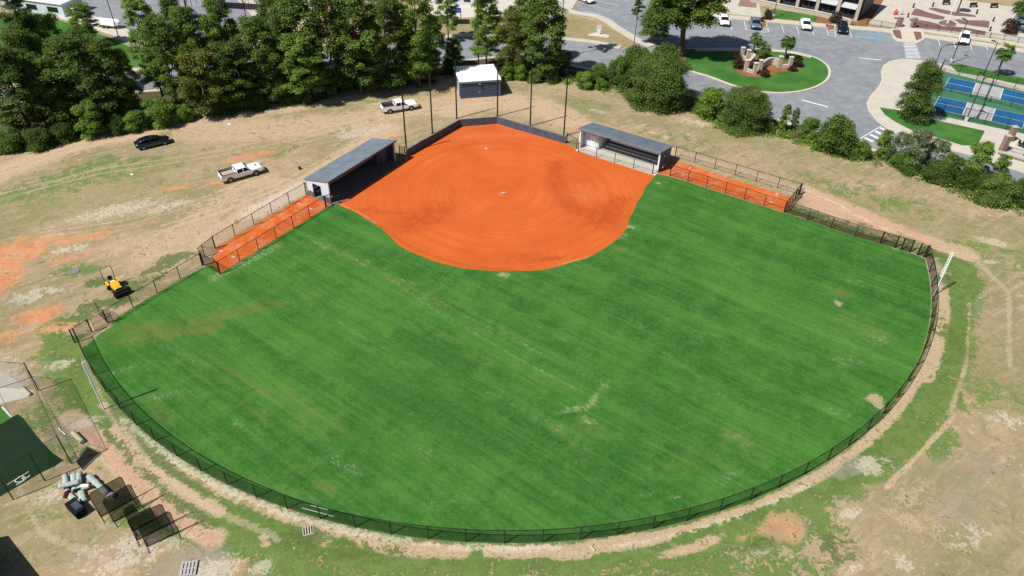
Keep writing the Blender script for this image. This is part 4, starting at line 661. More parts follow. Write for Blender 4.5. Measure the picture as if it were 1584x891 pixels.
def pickup(loc, rz, label, load):
    r = thing('pickup_truck', label, 'pickup truck', loc, rz, 'white pickup trucks on the dry ground'); W_ = .99
    hull = MB().loft([ring(-2.95, .62, .95, .9, .88, 0), ring(-2.88, .48, 1.02, .96, .95, 0), ring(-2.5, .42, 1.04, W_, .97, 0), ring(-1.2, .42, 1.04, W_, .98, 0), ring(.2, .42, 1.06, W_, .98, 0), ring(1.5, .42, 1.12, W_, .96, .03), ring(2.1, .42, 1.13, W_, .93, .06), ring(2.6, .46, 1.10, .97, .88, .05), ring(2.85, .52, 1.0, .9, .80, .02), ring(2.93, .6, .85, .8, .74, 0)])
    hull.build('body', 'white_paint', r, smooth=False, bevel=.03)
    side = MB(); # raised bed walls
    for s in (-1, 1): side.box((-1.85, s*.92, 1.17), (2.1, .09, .30))
    side.box((-2.87, 0, 1.17), (.09, 1.92, .30)); side.box((-.86, 0, 1.17), (.08, 1.8, .3)); bd = side.build('cargo_bed', 'white_paint', r, bevel=.02)
    MB().box((-1.86, 0, 1.075), (1.9, 1.74, .03)).build('bed_floor', 'bed', bd); rl = MB()
    for s in (-1, 1): rl.box((-1.85, s*.88, 1.33), (2.08, .17, .03))
    rl.box((-2.83, 0, 1.33), (.14, 1.7, .03)); rl.build('bed_rail_cap', 'bed', bd)
    if load == 'tan':
        ld = MB()
        for k in range(4): ld.box((-1.85, -.45+k*.3, 1.12), (1.86, .27, .04))
        ld.build('bed_boards', 'tan_load', bd)
    cab = MB().loft([[(-.84, -.93, 1.04), (-.84, .93, 1.04), (1.15, .93, 1.06), (1.15, -.93, 1.06)], [(-.72, -.80, 1.62), (-.72, .80, 1.62), (.58, .80, 1.64), (.58, -.80, 1.64)]]); cb = cab.build('cab_windows', 'glass', r)
    MB().loft([[(-.78, -.83, 1.60), (-.78, .83, 1.60), (.62, .83, 1.62), (.62, -.83, 1.62)], [(-.74, -.79, 1.70), (-.74, .79, 1.70), (.52, .79, 1.72), (.52, -.79, 1.72)], [(-.55, -.6, 1.76), (-.55, .6, 1.76), (.3, .6, 1.77), (.3, -.6, 1.77)]]).build('cab_roof', 'white_paint', r, bevel=.03)
    pl = MB()
    for s in (-1, 1):
        pl.tube([(1.15, s*.935, 1.05), (.6, s*.815, 1.64)], .05, 6); pl.tube([(-.80, s*.93, 1.05), (-.75, s*.83, 1.62)], .09, 6); pl.tube([(.12, s*.94, 1.05), (.1, s*.82, 1.63)], .035, 6); pl.box((.15, s*.945, 1.08), (1.95, .03, .08))
    pl.build('window_pillar', 'white_paint', r)
    for s in (-1, 1):
        MB().box((1.0, s*1.1, 1.22), (.12, .22, .2)).build('wing_mirror', 'black_metal', r, bevel=.03); MB().box((2.82, s*.68, .92), (.16, .34, .17)).build('headlight', 'lamp', r, bevel=.02); MB().box((-2.93, s*.87, .98), (.07, .17, .32)).build('tail_light', 'red_lamp', r)
        MB().box((.35, s*.985, .78), (.01, .02, .6)).build('door_seam', 'black_metal', r); MB().box((-.05, s*1.0, .93), (.16, .02, .035)).build('door_handle', 'grey_metal', r)
    MB().box((2.95, 0, .84), (.06, 1.0, .26)).build('grille', 'black_metal', r); MB().box((2.98, 0, .58), (.16, 1.75, .18)).build('front_bumper', 'white_paint', r, bevel=.03); MB().box((-3.02, 0, .56), (.18, 1.8, .2)).build('rear_bumper', 'grey_metal', r, bevel=.03)
    MB().box((-2.96, 0, .84), (.02, .5, .14)).build('number_plate', 'grey_metal', r)
    if load == 'tan': MB().box((2.1, .0, 1.185), (.3, .34, .02)).build('bonnet_vent', 'black_metal', r)
    arches(r, (-1.85, 1.75), .99, .42); wheels(r, (-1.85, 1.75), .985, .42); return r
x, y = -38.2, 90.95; pickup((x, y), math.radians(36), 'white pickup truck with tan boards in its open bed, on dirt nearest the left dugout', 'tan')
pickup((-19.1, 113.6), math.radians(24), 'white pickup truck with empty dark bed, on dirt below the woodland edge', None)
def car(loc, rz, label, paint, suv=False, group=None, L=4.7):
    r = thing('parked_car', label, 'car', loc, rz, group); W_ = .92; q = L/4.7; top = 1.62 if suv else 1.43; rear = -1.95 if suv else -1.7
    R1 = [ring(-2.33, .5, .84, .72, .68, 0), ring(-2.2, .36, .98, .84, .78, .02), ring(-1.6, .3, 1.0, W_, .84, .04), ring(-.2, .28, .97, W_, .86, .03), ring(.9, .28, .96, W_, .85, .04), ring(1.5, .3, .90, W_, .80, .06), ring(2.05, .36, .82, .86, .70, .05), ring(2.3, .44, .68, .7, .6, .02)]
    MB().loft([[(p[0]*q, p[1], p[2]) for p in k] for k in R1]).build('body', paint, r, smooth=True)
    def cr(x, z, w): return [(x*q, -w, z), (x*q, -w*.8, z+.03), (x*q, 0, z+.045), (x*q, w*.8, z+.03), (x*q, w, z), (x*q, 0, .9)]
    MB().loft([cr(rear-.28, .98, .74), cr(rear+.35, top-.12, .66), cr(-.7, top-.03, .68), cr(0., top-.04, .67), cr(.4, top-.13, .67), cr(1.15, .98, .76)]).build('windows', 'glass', r, smooth=True)
    mb = MB().loft([[(x_*q, -w, z), (x_*q, -w*.7, z+.03), (x_*q, 0, z+.05), (x_*q, w*.7, z+.03), (x_*q, w, z), (x_*q, 0, z-.06)] for x_, z, w in ((rear+.33, top-.115, .665), (rear+.7, top-.03, .67), (-.5, top+.005, .685), (.1, top-.03, .675), (.36, top-.09, .665))]); mb.build('roof', paint, r, smooth=True)
    pl = MB()
    for s in (-1, 1):
        pl.tube([(1.12*q, s*.77, .97), (.38*q, s*.675, top-.1)], .035, 6); pl.tube([((rear-.25)*q, s*.75, .98), ((rear+.36)*q, s*.67, top-.11)], .05, 6); pl.tube([(-.35*q, s*.84, .97), (-.4*q, s*.69, top-.02)], .03, 6)
    pl.build('window_pillar', paint, r)
    for s in (-1, 1):
        MB().box((.85*q, s*.98, 1.0), (.14, .16, .12)).build('wing_mirror', paint, r); MB().box((2.13*q, s*.58, .70), (.16, .3, .12), rz=-s*.3).build('headlight', 'lamp', r); MB().box((-2.26*q, s*.6, .82), (.08, .3, .13), rz=s*.2).build('tail_light', 'red_lamp', r)
    MB().box((2.27*q, 0, .55), (.08, .9, .16)).build('grille', 'black_metal', r); MB().box((-2.32*q, 0, .62), (.03, .45, .12)).build('number_plate', 'grey_metal', r); arches(r, (-1.42*q, 1.4*q), .915, .34); wheels(r, (-1.42*q, 1.4*q), .915, .34); return r
car((-54.0, 99.5), math.radians(35), 'glossy dark navy car parked on dry grass by the woodland edge', 'dark_paint', False, L=5.0)
def park(px, hx, hy, label, paint, suv=False):
    a = at(*px); b = at(px[0]+hx, px[1]+hy); c_ = car(a, math.atan2(b[1]-a[1], b[0]-a[0]), label, paint, suv, 'cars in the parking bays'); c_.scale = (1.14, 1.14, 1.12)
park((1119,36), 5, 15, 'white car leftmost in the parking bays, partly behind the big oak crown', 'white_paint'); park((1167.5,41), 4, 15, 'small blue-grey car in the parking bays beside a mulch strip', 'blue_paint')
park((1245.5,42.5), 3.5, 14, 'white car parked below the small lawn of the dark building', 'white_paint'); park((1301.5,48), 3, 14, 'black car parked beside the blue disabled bays', 'black_paint', True); park((1490,64), -2, 13, 'white sport utility car in the bays right of the zebra crossing', 'white_paint', True)
park((1577,35), 3, 12, 'dark car beyond the plaza, cut by the right picture edge', 'blue_paint')
for p, l, pt in (((120,24),'white car on the pale lot at the top left, nearest the white roof','white_paint'),((207,12),'dark car on the pale lot right of the covered trailer','black_paint'),((292,24),'blue-grey car glimpsed between the pine trunks','blue_paint'),((905,2),'white car in the small lot above the sign board','white_paint')): park(p, 10, 4, l, pt)
# ride-on roller / tractor
p0 = at(188, 456); p1 = at(171, 438); rz = math.atan2(p0[1]-p1[1], p0[0]-p1[0]); c0 = at(181, 449)
r = thing('ride_on_machine', 'small yellow ride-on machine with black roll bar on the dirt left of the outfield', 'tractor', c0, rz)
MB().loft([[(-.1, -.48, .55), (-.1, .48, .55), (-.1, .40, 1.22), (-.1, -.40, 1.22)], [(.75, -.42, .55), (.75, .42, .55), (.75, .36, 1.15), (.75, -.36, 1.15)], [(1.1, -.36, .6), (1.1, .36, .6), (1.1, .3, .95), (1.1, -.3, .95)]]).build('bonnet', 'yellow', r, bevel=.04)
MB().box((-.3, 0, .55), (1.9, 1.0, .22)).build('chassis', 'black_metal', r); MB().box((1.16, 0, .72), (.12, .7, .42)).build('grille', 'black_metal', r)
for s in (-1, 1):
    w = MB().tube([(-.85, s*.42, .48), (-.85, s*.72, .48)], .48, 18).build('rear_wheel', 'rubber', r); MB().tube([(-.85, s*.70, .48), (-.85, s*.735, .48)], .24, 12).build('rim', 'yellow', w); MB().loft([[(-1.3, s*.45, .75), (-1.3, s*.72, .75), (-1.3, s*.72, .8), (-1.3, s*.45, .8)], [(-.85, s*.45, 1.0), (-.85, s*.72, 1.0), (-.85, s*.72, 1.06), (-.85, s*.45, 1.06)], [(-.25, s*.45, .8), (-.25, s*.72, .8), (-.25, s*.72, .86), (-.25, s*.45, .86)]]).build('mudguard', 'yellow', r)
    w = MB().tube([(.85, s*.5, .33), (.85, s*.72, .33)], .33, 16).build('front_wheel', 'rubber', r); MB().tube([(.85, s*.70, .33), (.85, s*.735, .33)], .16, 12).build('rim', 'yellow', w); MB().box((1.14, s*.3, .95), (.08, .14, .1)).build('headlight', 'lamp', r)
MB().tube([(1.35, -.72, .36), (1.35, .72, .36)], .36, 20).build('front_drum', 'rubber', r); MB().box((1.3, 0, .78), (.5, 1.5, .07)).build('drum_guard', 'black_metal', r)
MB().box((-.85, 0, .82), (.5, .5, .14)).build('seat', 'grey_metal', r, bevel=.04); MB().tube([(-1.16, 0, 1.15), (-1.04, 0, 1.18)], [.27, .24], 14).build('seat_back', 'black_metal', r); MB().box((-.25, 0, 1.02), (.2, .46, .4)).build('dashboard', 'white_metal', r, bevel=.03)  # pale seat: sky glare on black vinyl put into its colour
MB().tube([(-.4, 0, 1.2), (-.55, 0, 1.36)], .025, 6).tube([(-.56+.02*math.sin(k*PI/6)*0+.1*math.cos(k*PI/6), .19*math.sin(k*PI/6), 1.36+.1*math.cos(k*PI/6)) for k in range(13)], .02, 6).build('steering_wheel', 'black_metal', r)
MB().tube([(-1.35, -.58, .5), (-1.4, -.58, 2.35), (-1.42, -.46, 2.5), (-1.42, .46, 2.5), (-1.4, .58, 2.35), (-1.35, .58, .5)], .04, 8).build('roll_bar', 'black_metal', r)
# ================================================================== trees
def leaves_mesh(name, cen, rad, n, size, mat, flat=.55, shell=.45, droop=0.):
    """cen (k,3) lobes, rad (k,3): n leaf clumps in the outer part of the lobes, each a small bent quad"""
    k = len(cen); w = np.array([r[0]*r[1] for r in rad]); w = w/w.sum(); idx = np.random.choice(k, n, p=w); cen = np.array(cen, float); rad = np.array(rad, float)
    u = np.random.randn(n, 3); u /= np.linalg.norm(u, axis=1)[:, None]; u[:, 2] = np.where(u[:, 2] < -.35, -u[:, 2], u[:, 2]); rr_ = shell+(1-shell)*np.random.rand(n)**.6; rr_ *= 1+.12*np.random.randn(n)
    p = cen[idx]+u*rr_[:, None]*rad[idx]; nrm = u*.7+np.random.randn(n, 3)*.6+np.array([-.25, -.2, .75]); nrm /= np.linalg.norm(nrm, axis=1)[:, None]
    t = np.cross(nrm, np.random.randn(n, 3)); t /= np.linalg.norm(t, axis=1)[:, None]; b = np.cross(nrm, t); s = size*(.55+.9*np.random.rand(n))[:, None]
    a1 = .5+.5*np.random.rand(n)[:, None]; v = np.stack([p-t*s*.5, p+b*s*a1*.42-nrm*s*.1, p+t*s*.5, p-b*s*a1*.42-nrm*s*.1], 1).reshape(-1, 3)
    if droop: v[:, 2] -= droop*np.repeat(np.random.rand(n)**2, 4)
    me = bpy.data.meshes.new(name); me.vertices.add(4*n); me.vertices.foreach_set('co', v.astype(np.float32).ravel()); me.loops.add(4*n); me.loops.foreach_set('vertex_index', np.arange(4*n, dtype=np.int32)); me.polygons.add(n); me.polygons.foreach_set('loop_start', (np.arange(n)*4).astype(np.int32)); me.update(calc_edges=True)
    lobe = np.random.rand(k)[idx]; val = np.clip(.45*lobe+.55*np.random.rand(n), 0, 1); at_ = me.attributes.new('lv', 'FLOAT', 'POINT'); at_.data.foreach_set('value', np.repeat(val, 4).astype(np.float32)); me.materials.append(M[mat]); return me
def trunk_mesh(name, h, r, lobes, mat, lean=.03, fork=.45, nl=9):
    mb = MB(); pts = [(h*lean*math.sin(i*1.3)*.5, h*lean*math.cos(i*1.7)*.5, h*i/6) for i in range(7)]; pts[0] = (0, 0, -.1); mb.tube(pts, [r*1.35]+[r*(1-.72*i/6) for i in range(1, 7)], 9)
    for c in random.sample(list(lobes), min(nl, len(lobes))):
        z0 = max(h*fork*random.uniform(.8, 1.3), min(c[2]*.6, h*.9)); z0 = min(z0, h*.95); b = Vector((0, 0, z0)); e = Vector(c); mb.tube([b, b.lerp(e, .5)+Vector((0, 0, .12*(e-b).length)), e], [r*.38, r*.24, r*.08], 6)
    me = bpy.data.meshes.new(name); me.from_pydata(mb.v, [], mb.f); me.materials.append(M[mat]); return me
def lobes_broad(h, R, n, low=.3, top=1., tight=.42, seed=0):
    rnd = random.Random(seed); c = []; r = []
    for i in range(n):
        f = (i+.5)/n; z = h*(low+(top-low)*f); env = R*math.sqrt(max(.08, 1-((f-.38)/.72)**2)); a = i*2.4+rnd.uniform(-.5, .5); q = env*rnd.uniform(.3, .72); s = R*tight*rnd.uniform(.7, 1.25)
        c.append((q*math.cos(a), q*math.sin(a), z-s*.55)); r.append((s, s, s*rnd.uniform(.6, .85)))
    return c, r
TT = {}
def ttype(key, h, R, n, leafn, size, mat, low, tr, tmat='bark', tight=.42, seed=0, shell=.4, fork=.35, droop=0.):
    c, r = lobes_broad(h, R, n, low, 1., tight, seed); TT[key] = (leaves_mesh('crown', c, r, leafn, size, mat, shell=shell, droop=droop), trunk_mesh('trunk', h*.86, tr, c, tmat, fork=fork), h, R)
ttype('oak_a', 14, 5.5, 60, 26250, 0.281, 'leaf_mid', .28, .30, seed=1, tight=.27, shell=.25); ttype('oak_b', 14, 5.5, 56, 24500, 0.281, 'leaf_dark', .22, .32, seed=2, tight=.28, shell=.25); ttype('oak_c', 14, 5.0, 50, 21000, 0.266, 'leaf_bright', .28, .26, seed=3, tight=.26, shell=.25)
ttype('oak_d', 14, 5.5, 80, 42000, 0.296, 'leaf_mid', .42, .42, seed=31, tight=.25, shell=.25)
ttype('olive', 12, 4.5, 52, 21000, 0.252, 'leaf_olive', .15, .25, seed=4, tight=.26, shell=.25); ttype('tall_a', 17, 4.2, 74, 23625, 0.266, 'leaf_mid', .22, .22, seed=5, tight=.26, shell=.2); ttype('tall_b', 17, 4.2, 70, 21000, 0.259, 'leaf_bright', .24, .20, seed=6, tight=.24, shell=.2); ttype('tall_c', 17, 4.4, 74, 24500, 0.266, 'leaf_dark', .14, .22, seed=16, tight=.27, shell=.2)
ttype('bush_a', 3.6, 2.8, 22, 15750, 0.192, 'leaf_mid', -.02, .10, seed=7, tight=.40, fork=.1); ttype('bush_b', 3.6, 2.8, 20, 14875, 0.185, 'leaf_bright', -.02, .10, seed=8, tight=.38, fork=.1); ttype('bush_c', 3.6, 2.8, 24, 16625, 0.192, 'leaf_dark', -.02, .12, seed=9, tight=.42, fork=.1)
ttype('sap_a', 5.5, 1.9, 17, 7350, 0.2, 'leaf_bright', .10, .08, seed=10, tight=.40, fork=.2); ttype('sap_b', 5.5, 2.2, 16, 7875, 0.2, 'leaf_pale', .12, .08, seed=11, tight=.38, fork=.2); ttype('sap_c', 5.5, 2.0, 18, 9100, 0.2, 'leaf_mid', .06, .09, seed=12, tight=.42, fork=.2)
ttype('round', 7.5, 5.4, 60, 52500, 0.2, 'leaf_dark', -.02, .25, seed=13, tight=.30, fork=.12, shell=.5); ttype('plum', 2.0, 1.6, 12, 4550, 0.148, 'leaf_red', .02, .06, seed=14, tight=.5, fork=.1)
ttype('oval', 9.0, 3.3, 40, 26250, 0.222, 'leaf_dark', .08, .16, seed=15, tight=.38, fork=.2)
def pine_type(key, h, R, seed, low):
    rnd = random.Random(seed); c = []; r = []
    for i in range(22):
        f = i/21; z = h*(low+(1.0-low)*f); q = R*(1-.75*f)*rnd.uniform(.35, .95); a = i*2.4+rnd.random(); s = R*.28*rnd.uniform(.8, 1.3)*(1-.3*f); c.append((q*math.cos(a), q*math.sin(a), z)); r.append((s*1.25, s*1.25, s*.6))
    TT[key] = (leaves_mesh('crown', c, r, 9500, .26, 'leaf_pine', shell=.2), trunk_mesh('trunk', h*.97, .22, c, 'pine_bark', lean=.012, fork=low, nl=18), h, R)
pine_type('pine_a', 20, 3.6, 21, .5); pine_type('pine_b', 22, 3.0, 22, .7)
def tree(kind, base, top=None, wpx=None, label='', cat='tree', name='broadleaf_tree', group=None, H=None, Rw=None):
    cm, tm, h0, R0 = TT[kind]; x, y = at(*base); h = H if H else max(.8, hgt(base, top)); R = Rw if Rw else wpx*depth(*base)/FPX
    r = thing(name, label, cat, (x, y, 0), random.uniform(0, 6.28), group); sc = (R/R0, R/R0, h/h0)
    t = link(bpy.data.objects.new('trunk', tm), r); c = link(bpy.data.objects.new('crown', cm), r); r.scale = sc; return r
GW, GH, GE = 'trees in the woodland behind the field', 'shrubs and young trees along the road', 'low shrubs at the woodland edge'
def lean(cx, yt, yb): return (cx+(759.4-cx)*(yb-yt)/(1902.2-yt), yb)
wood = [ # kind, crown x, top y, base y, half width px, label
 ('tall_c',-8,70,210,52,'dark tree at the left picture edge, lowest of the woodland crowns there'), ('pine_a',12,-10,160,40,'feathery pine with thin leaning trunk at the top left corner'), ('oak_b',48,88,200,52,'darkest round crowned tree, second from the left edge, above the edge shrubs'),
 ('tall_c',98,48,191,52,'broad dark tree left of the gap showing the road'), ('tall_c',145,58,190,40,'dark crowned tree over the shaded trunk in the road gap'), ('oak_c',55,18,150,36,'light green tree in front of the bright lawn patches at upper left'), ('oak_a',20,40,180,36,'mid green tree between the top left pine and the dark crowns'),
 ('tall_b',205,-6,165,32,'bright feathery tree right of the pale car park, upper left'), ('tall_a',236,22,173,34,'blue-green tree left of the yellowish one, behind it'), ('olive',298,74,177,46,'yellow-olive tree at the woodland edge, the yellowest crown'),
 ('tall_a',275,8,165,34,'mid green tree standing behind the yellow-olive one'), ('tall_b',318,22,160,32,'bright tall tree right behind the yellow-olive one'), ('tall_c',350,62,169,38,'shaded dark tree right of the yellow-olive one'), ('tall_a',385,24,159,36,'green tree between the orange canopy and the woodland edge'), ('oak_b',412,66,159,34,'dark low tree left of the tall bright tree near the far pickup'),
 ('tall_b',460,50,159,44,'bright green tree at the woodland edge, lowest foliage touching the shade'), ('tall_a',448,-12,150,44,'tall mid green tree above the bright one at the woodland edge'), ('tall_c',497,-18,148,44,'tall dark tree left of the pale bare trunk'), ('tall_a',540,-12,146,44,'tall green tree right of the pale bare trunk, left of centre top'),
 ('oak_b',570,52,142,38,'dark lower tree beside the pale bare trunk'), ('tall_c',590,-10,140,42,'tall dark tree up and left of the far white pickup'), ('tall_b',640,-15,136,42,'tall bright feathery tree right above the far white pickup'), ('tall_b',640,48,134,32,'bright small tree at the woodland edge above the far white pickup'), ('oak_b',660,66,130,20,'dark small tree at the woodland edge nearest the white-roofed shed'),
 ('oak_b',700,58,104,20,'dark cone-like tree right behind the white-roofed shed'), ('tall_b',752,-6,106,32,'loose light green tree behind the shed, around a thin dark trunk'), ('olive',793,14,114,30,'olive green tree right of the shed, left one of the pair'), ('tall_a',842,-10,120,44,'large olive green tree with dense crown left of the sign board'), ('tall_a',815,-24,100,34,'tall green tree behind the olive pair, touching the top edge'),
 ('tall_a',328,-12,142,30,'tall thin-crowned tree rising left of the orange canopy'), ('tall_c',258,-8,140,26,'narrow dark tree between the two bare pines'), ('tall_c',425,12,150,30,'dark tall tree left of the tallest mid green ones'), ('tall_a',668,22,112,22,'slender mid green tree above the shed on its left'), ('tall_b',690,-35,62,24,'thin light tree over the white plaza at the top'), ('tall_b',118,4,70,26,'small pale green tree by the white roof at the top left'), ('tall_a',412,-22,120,32,'green tree half hiding the white plaza at the top'), ('tall_b',355,38,138,26,'bright tree behind the shaded dark one, in front of the car park'), ('tall_a',180,75,186,24,'slender green tree between the road gap and the bright feathery tree')]
for k, cx_, yt, yb, w, l in wood: tree(k, lean(cx_, yt, yb), (cx_, yt), w, l, group=GW)
for cx_, yt, yb, w, l in [(243,-60,140,14,'pine with bare dark trunk crossing the pale car park, left of two'), (270,-60,112,14,'pine with bare dark trunk crossing the pale car park, right of two'), (325,-70,150,16,'pine with long dark trunk left of the orange canopy'), (362,-65,120,14,'pine with long dark trunk under the orange canopy'), (738,-55,112,16,'pine with thin dark trunk rising behind the shed'), (875,-60,90,16,'pine with straight dark trunk left of the sign board'), (990,-8,90,11,'pine with tall pale trunk left of the big oak')]: tree('pine_b', lean(cx_, yt, yb), (cx_, yt), w, l, name='pine_tree', group='tall pines with bare trunks')
o = tree('oak_d', (1052,88), None, None, 'big spreading oak with orange mulch at its foot on the traffic island', name='oak_tree', H=18, Rw=8.2); o2 = tree('oak_a', (1010,66), (1012,12), 28, 'smaller green tree tucked left of the big oak', group=GW)
x, y = at(535, 128); r = thing('dead_tree', 'slim pale bare trunk standing in the woodland edge', 'tree', (x, y, 0)); MB().tube([(0, 0, 0), (.1, 0, 4), (-.1, .1, 9.5)], [.16, .13, .07], 8).build('trunk', 'wood', r); MB().tube([(.02, 0, 6), (.6, .2, 7.6)], [.05, .02], 6).tube([(0, 0, 7.5), (-.5, 0, 8.7)], [.04, .02], 6).build('branch', 'wood', r)
for k, b, w, h, l in [('bush_a',(20,232),24,3.4,'green shrub at the left picture edge below the dark woodland'), ('bush_c',(60,228),26,3.0,'dark shrub second from the left picture edge'), ('bush_c',(100,215),24,2.8,'dark shrub between the left edge and the bright leafy one'), ('sap_a',(150,210),24,5.6,'upright bright leafy shrub left of the dark car'), ('bush_c',(185,205),18,2.6,'dark shrub right beside the upright bright one'), ('bush_b',(212,200),22,3.0,'bright low shrub above the dark car'), ('bush_b',(250,192),32,4.2,'widest bright shrub, above and right of the dark car'), ('bush_b',(288,186),16,2.6,'small bright shrub at the foot of the yellow-olive tree'),
  ('bush_c',(350,172),24,2.8,'dark shrub right of the yellow-olive tree'), ('bush_c',(400,165),24,3.0,'dark shrub halfway to the bright woodland-edge tree'), ('bush_a',(440,158),18,2.6,'green shrub left under the bright woodland-edge tree'), ('bush_b',(470,156),20,2.6,'bright shrub under the bright woodland-edge tree'), ('bush_c',(520,138),22,2.6,'dark shrub left of the pale bare trunk foot'), ('bush_c',(565,134),24,3.0,'dark shrub right of the pale bare trunk foot'), ('bush_c',(615,128),24,3.0,'dark shrub above the far white pickup'), ('bush_a',(660,124),20,2.4,'green shrub above and right of the far white pickup'), ('bush_c',(695,112),14,2.6,'dark shrub touching the left back of the shed')]: tree(k, b, None, w, l, 'shrub', 'shrub', GE, H=h)
for k, b, w, h, l in [('bush_b',(785,122),13,2.4,'bright shrub directly right of the shed'), ('bush_b',(805,122),13,2.6,'bright shrub second right of the shed'), ('bush_a',(828,126),14,2.4,'green shrub in the hedge between the two middle net poles'), ('bush_a',(852,126),14,2.6,'green shrub in the hedge left of the rightmost net pole'), ('sap_c',(874,118),13,4.6,'taller green shrub behind the rightmost net pole'), ('bush_b',(905,135),17,2.8,'bright shrub left end of the hedge behind the right dugout'), ('bush_a',(925,128),17,3.6,'green shrub second in the hedge behind the right dugout'), ('bush_b',(930,138),12,1.8,'low yellow-green shrub at the foot of that hedge'), ('bush_a',(955,132),22,5.0,'tall green shrub touching the big round bush on its left'), ('bush_a',(985,120),30,5.6,'green shrub up behind the big round bush, under the pine trunk'), ('bush_a',(1030,112),26,5.2,'green shrub behind the big round bush, below the oak trunk')]: tree(k, b, None, w, l, 'shrub', 'shrub', GH, H=h)
tree('round', (1015,160), None, 57, 'very large dark rounded bush right above the right dugout', 'bush', 'large_bush', H=8.2); tree('round', (1148,196), None, 46, 'large rounded bush second from left along the road', 'bush', 'large_bush', H=6.3); tree('bush_b', (1098,178), None, 28, 'bright green shrub joining the two largest round bushes', 'shrub', 'shrub', GH, H=4.6)
for k, b, w, h, l in [('bush_b',(1188,205),9,1.8,'small bright shrub at the right foot of the second round bush'), ('sap_a',(1209,202),9,4.6,'slim young tree, left of the two slim ones by the road'), ('sap_c',(1226,200),7,3.6,'slimmest young tree by the road, right of the other slim one'), ('bush_b',(1248,215),19,3.6,'bright shrub left of the feathery dark round one'), ('bush_a',(1290,234),37,5.4,'wide feathery round shrub near the diagonal crossing'), ('bush_b',(1330,245),16,2.8,'low bright shrub right under the diagonal crossing'),
  ('sap_a',(1362,242),15,4.4,'loose young tree right of the diagonal crossing'), ('sap_b',(1385,255),18,5.2,'pale flowering shrub left of the taller pale one'), ('sap_b',(1408,262),22,6.6,'taller pale flowering shrub below the dark court-side tree'), ('bush_a',(1398,262),24,2.8,'dense green shrub at the foot of the pale flowering ones'), ('sap_b',(1440,262),20,4.8,'pale flowering shrub right of the taller one'), ('sap_c',(1462,278),18,4.2,'green shrub between the pale flowering ones and the big leafy sapling'), ('bush_c',(1448,280),26,3.0,'dark shrub with low dense foliage right of the pale flowering ones'),
  ('sap_a',(1502,280),22,6.2,'big bright leafy sapling near the right edge'), ('bush_c',(1490,288),22,2.8,'dark shrub at the foot of the big leafy sapling'), ('sap_a',(1540,280),16,4.2,'loose young tree right of the big leafy sapling'), ('bush_a',(1535,312),32,3.8,'wide olive green shrub at the lower right end of the hedge'), ('bush_c',(1572,315),22,3.8,'dark shrub last in the hedge at the right picture edge'), ('bush_c',(1515,296),16,2.8,'small dark shrub between sapling and wide olive shrub'), ('bush_a',(1620,330),26,3.6,'green shrub just past the right picture edge')][:19]: tree(k, b, None, w, l, 'shrub', 'shrub', GH, H=h)
tree('oval', (1408,187), None, 28, 'dense dark oval tree left of the blue courts', name='oval_tree', H=9.8)
# ground cover: weeds and undergrowth nobody could count
def scatter(name, label, cat, regions, mat, size, hmax):
    P = []
    for pts, w, n in regions:
        Q = [at(*p) for p in pts]; L = [math.dist(a, b) for a, b in zip(Q, Q[1:])]
        for a, b, l in zip(Q, Q[1:], L):
            k = int(n*l/sum(L)); t = np.random.rand(k); cl = np.random.randint(0, max(2, k//26), k); off = np.random.RandomState(3).randn(max(2, k//26))*w; tt = np.random.RandomState(4).rand(max(2, k//26))[cl]
            u = np.array([b[0]-a[0], b[1]-a[1]])/max(l, 1e-6); x = a[0]+(b[0]-a[0])*tt+np.random.randn(k)*.35-u[1]*off[cl]; y = a[1]+(b[1]-a[1])*tt+np.random.randn(k)*.35+u[0]*off[cl]; P.append(np.stack([x, y, np.random.rand(k)**1.5*hmax], 1))
    P = np.concatenate(P); P = P[np.hypot(P[:, 0]-FC[0], P[:, 1]-FC[1]) > FR+.35] if mat == 'weed_leaf' else P; n = len(P); nr = np.random.randn(n, 3)*.6+np.array([-.2, -.2, .8]); nr /= np.linalg.norm(nr, axis=1)[:, None]; t = np.cross(nr, np.random.randn(n, 3)); t /= np.linalg.norm(t, axis=1)[:, None]; b = np.cross(nr, t); s_ = size*(.5+np.random.rand(n))[:, None]
    v = np.stack([P-t*s_*.5, P+b*s_*.4, P+t*s_*.5, P-b*s_*.4], 1).reshape(-1, 3); v[:, 2] = np.maximum(v[:, 2], .012); me = bpy.data.meshes.new(name); me.vertices.add(4*n); me.vertices.foreach_set('co', v.astype(np.float32).ravel()); me.loops.add(4*n); me.loops.foreach_set('vertex_index', np.arange(4*n, dtype=np.int32)); me.polygons.add(n); me.polygons.foreach_set('loop_start', (np.arange(n)*4).astype(np.int32)); me.update(calc_edges=True)
    a_ = me.attributes.new('lv', 'FLOAT', 'POINT'); a_.data.foreach_set('value', np.repeat(np.random.rand(n), 4).astype(np.float32)); me.materials.append(M[mat]); o = link(bpy.data.objects.new(name, me)); o['kind'] = 'stuff'; return o
scatter('undergrowth', '', '', [([(0,236),(110,210),(200,194),(330,170),(440,158),(560,136),(700,112)],1.0,5000),([(780,108),(880,128),(960,142),(1060,168)],.8,1800),([(1080,172),(1130,204),(1200,206),(1290,236),(1380,252),(1450,282),(1520,310),(1600,330)],.9,5200),([(985,118),(1040,135),(1090,160)],1.2,1600)], 'leaf_bright', .24, .7)
scatter('weeds', '', '', [([(1225,325),(1300,352),(1380,378),(1440,392)],.7,1200),([(245,418),(285,398)],.9,800),([(120,490),(170,468),(240,428)],.8,900)], 'weed_leaf', .15, .02)
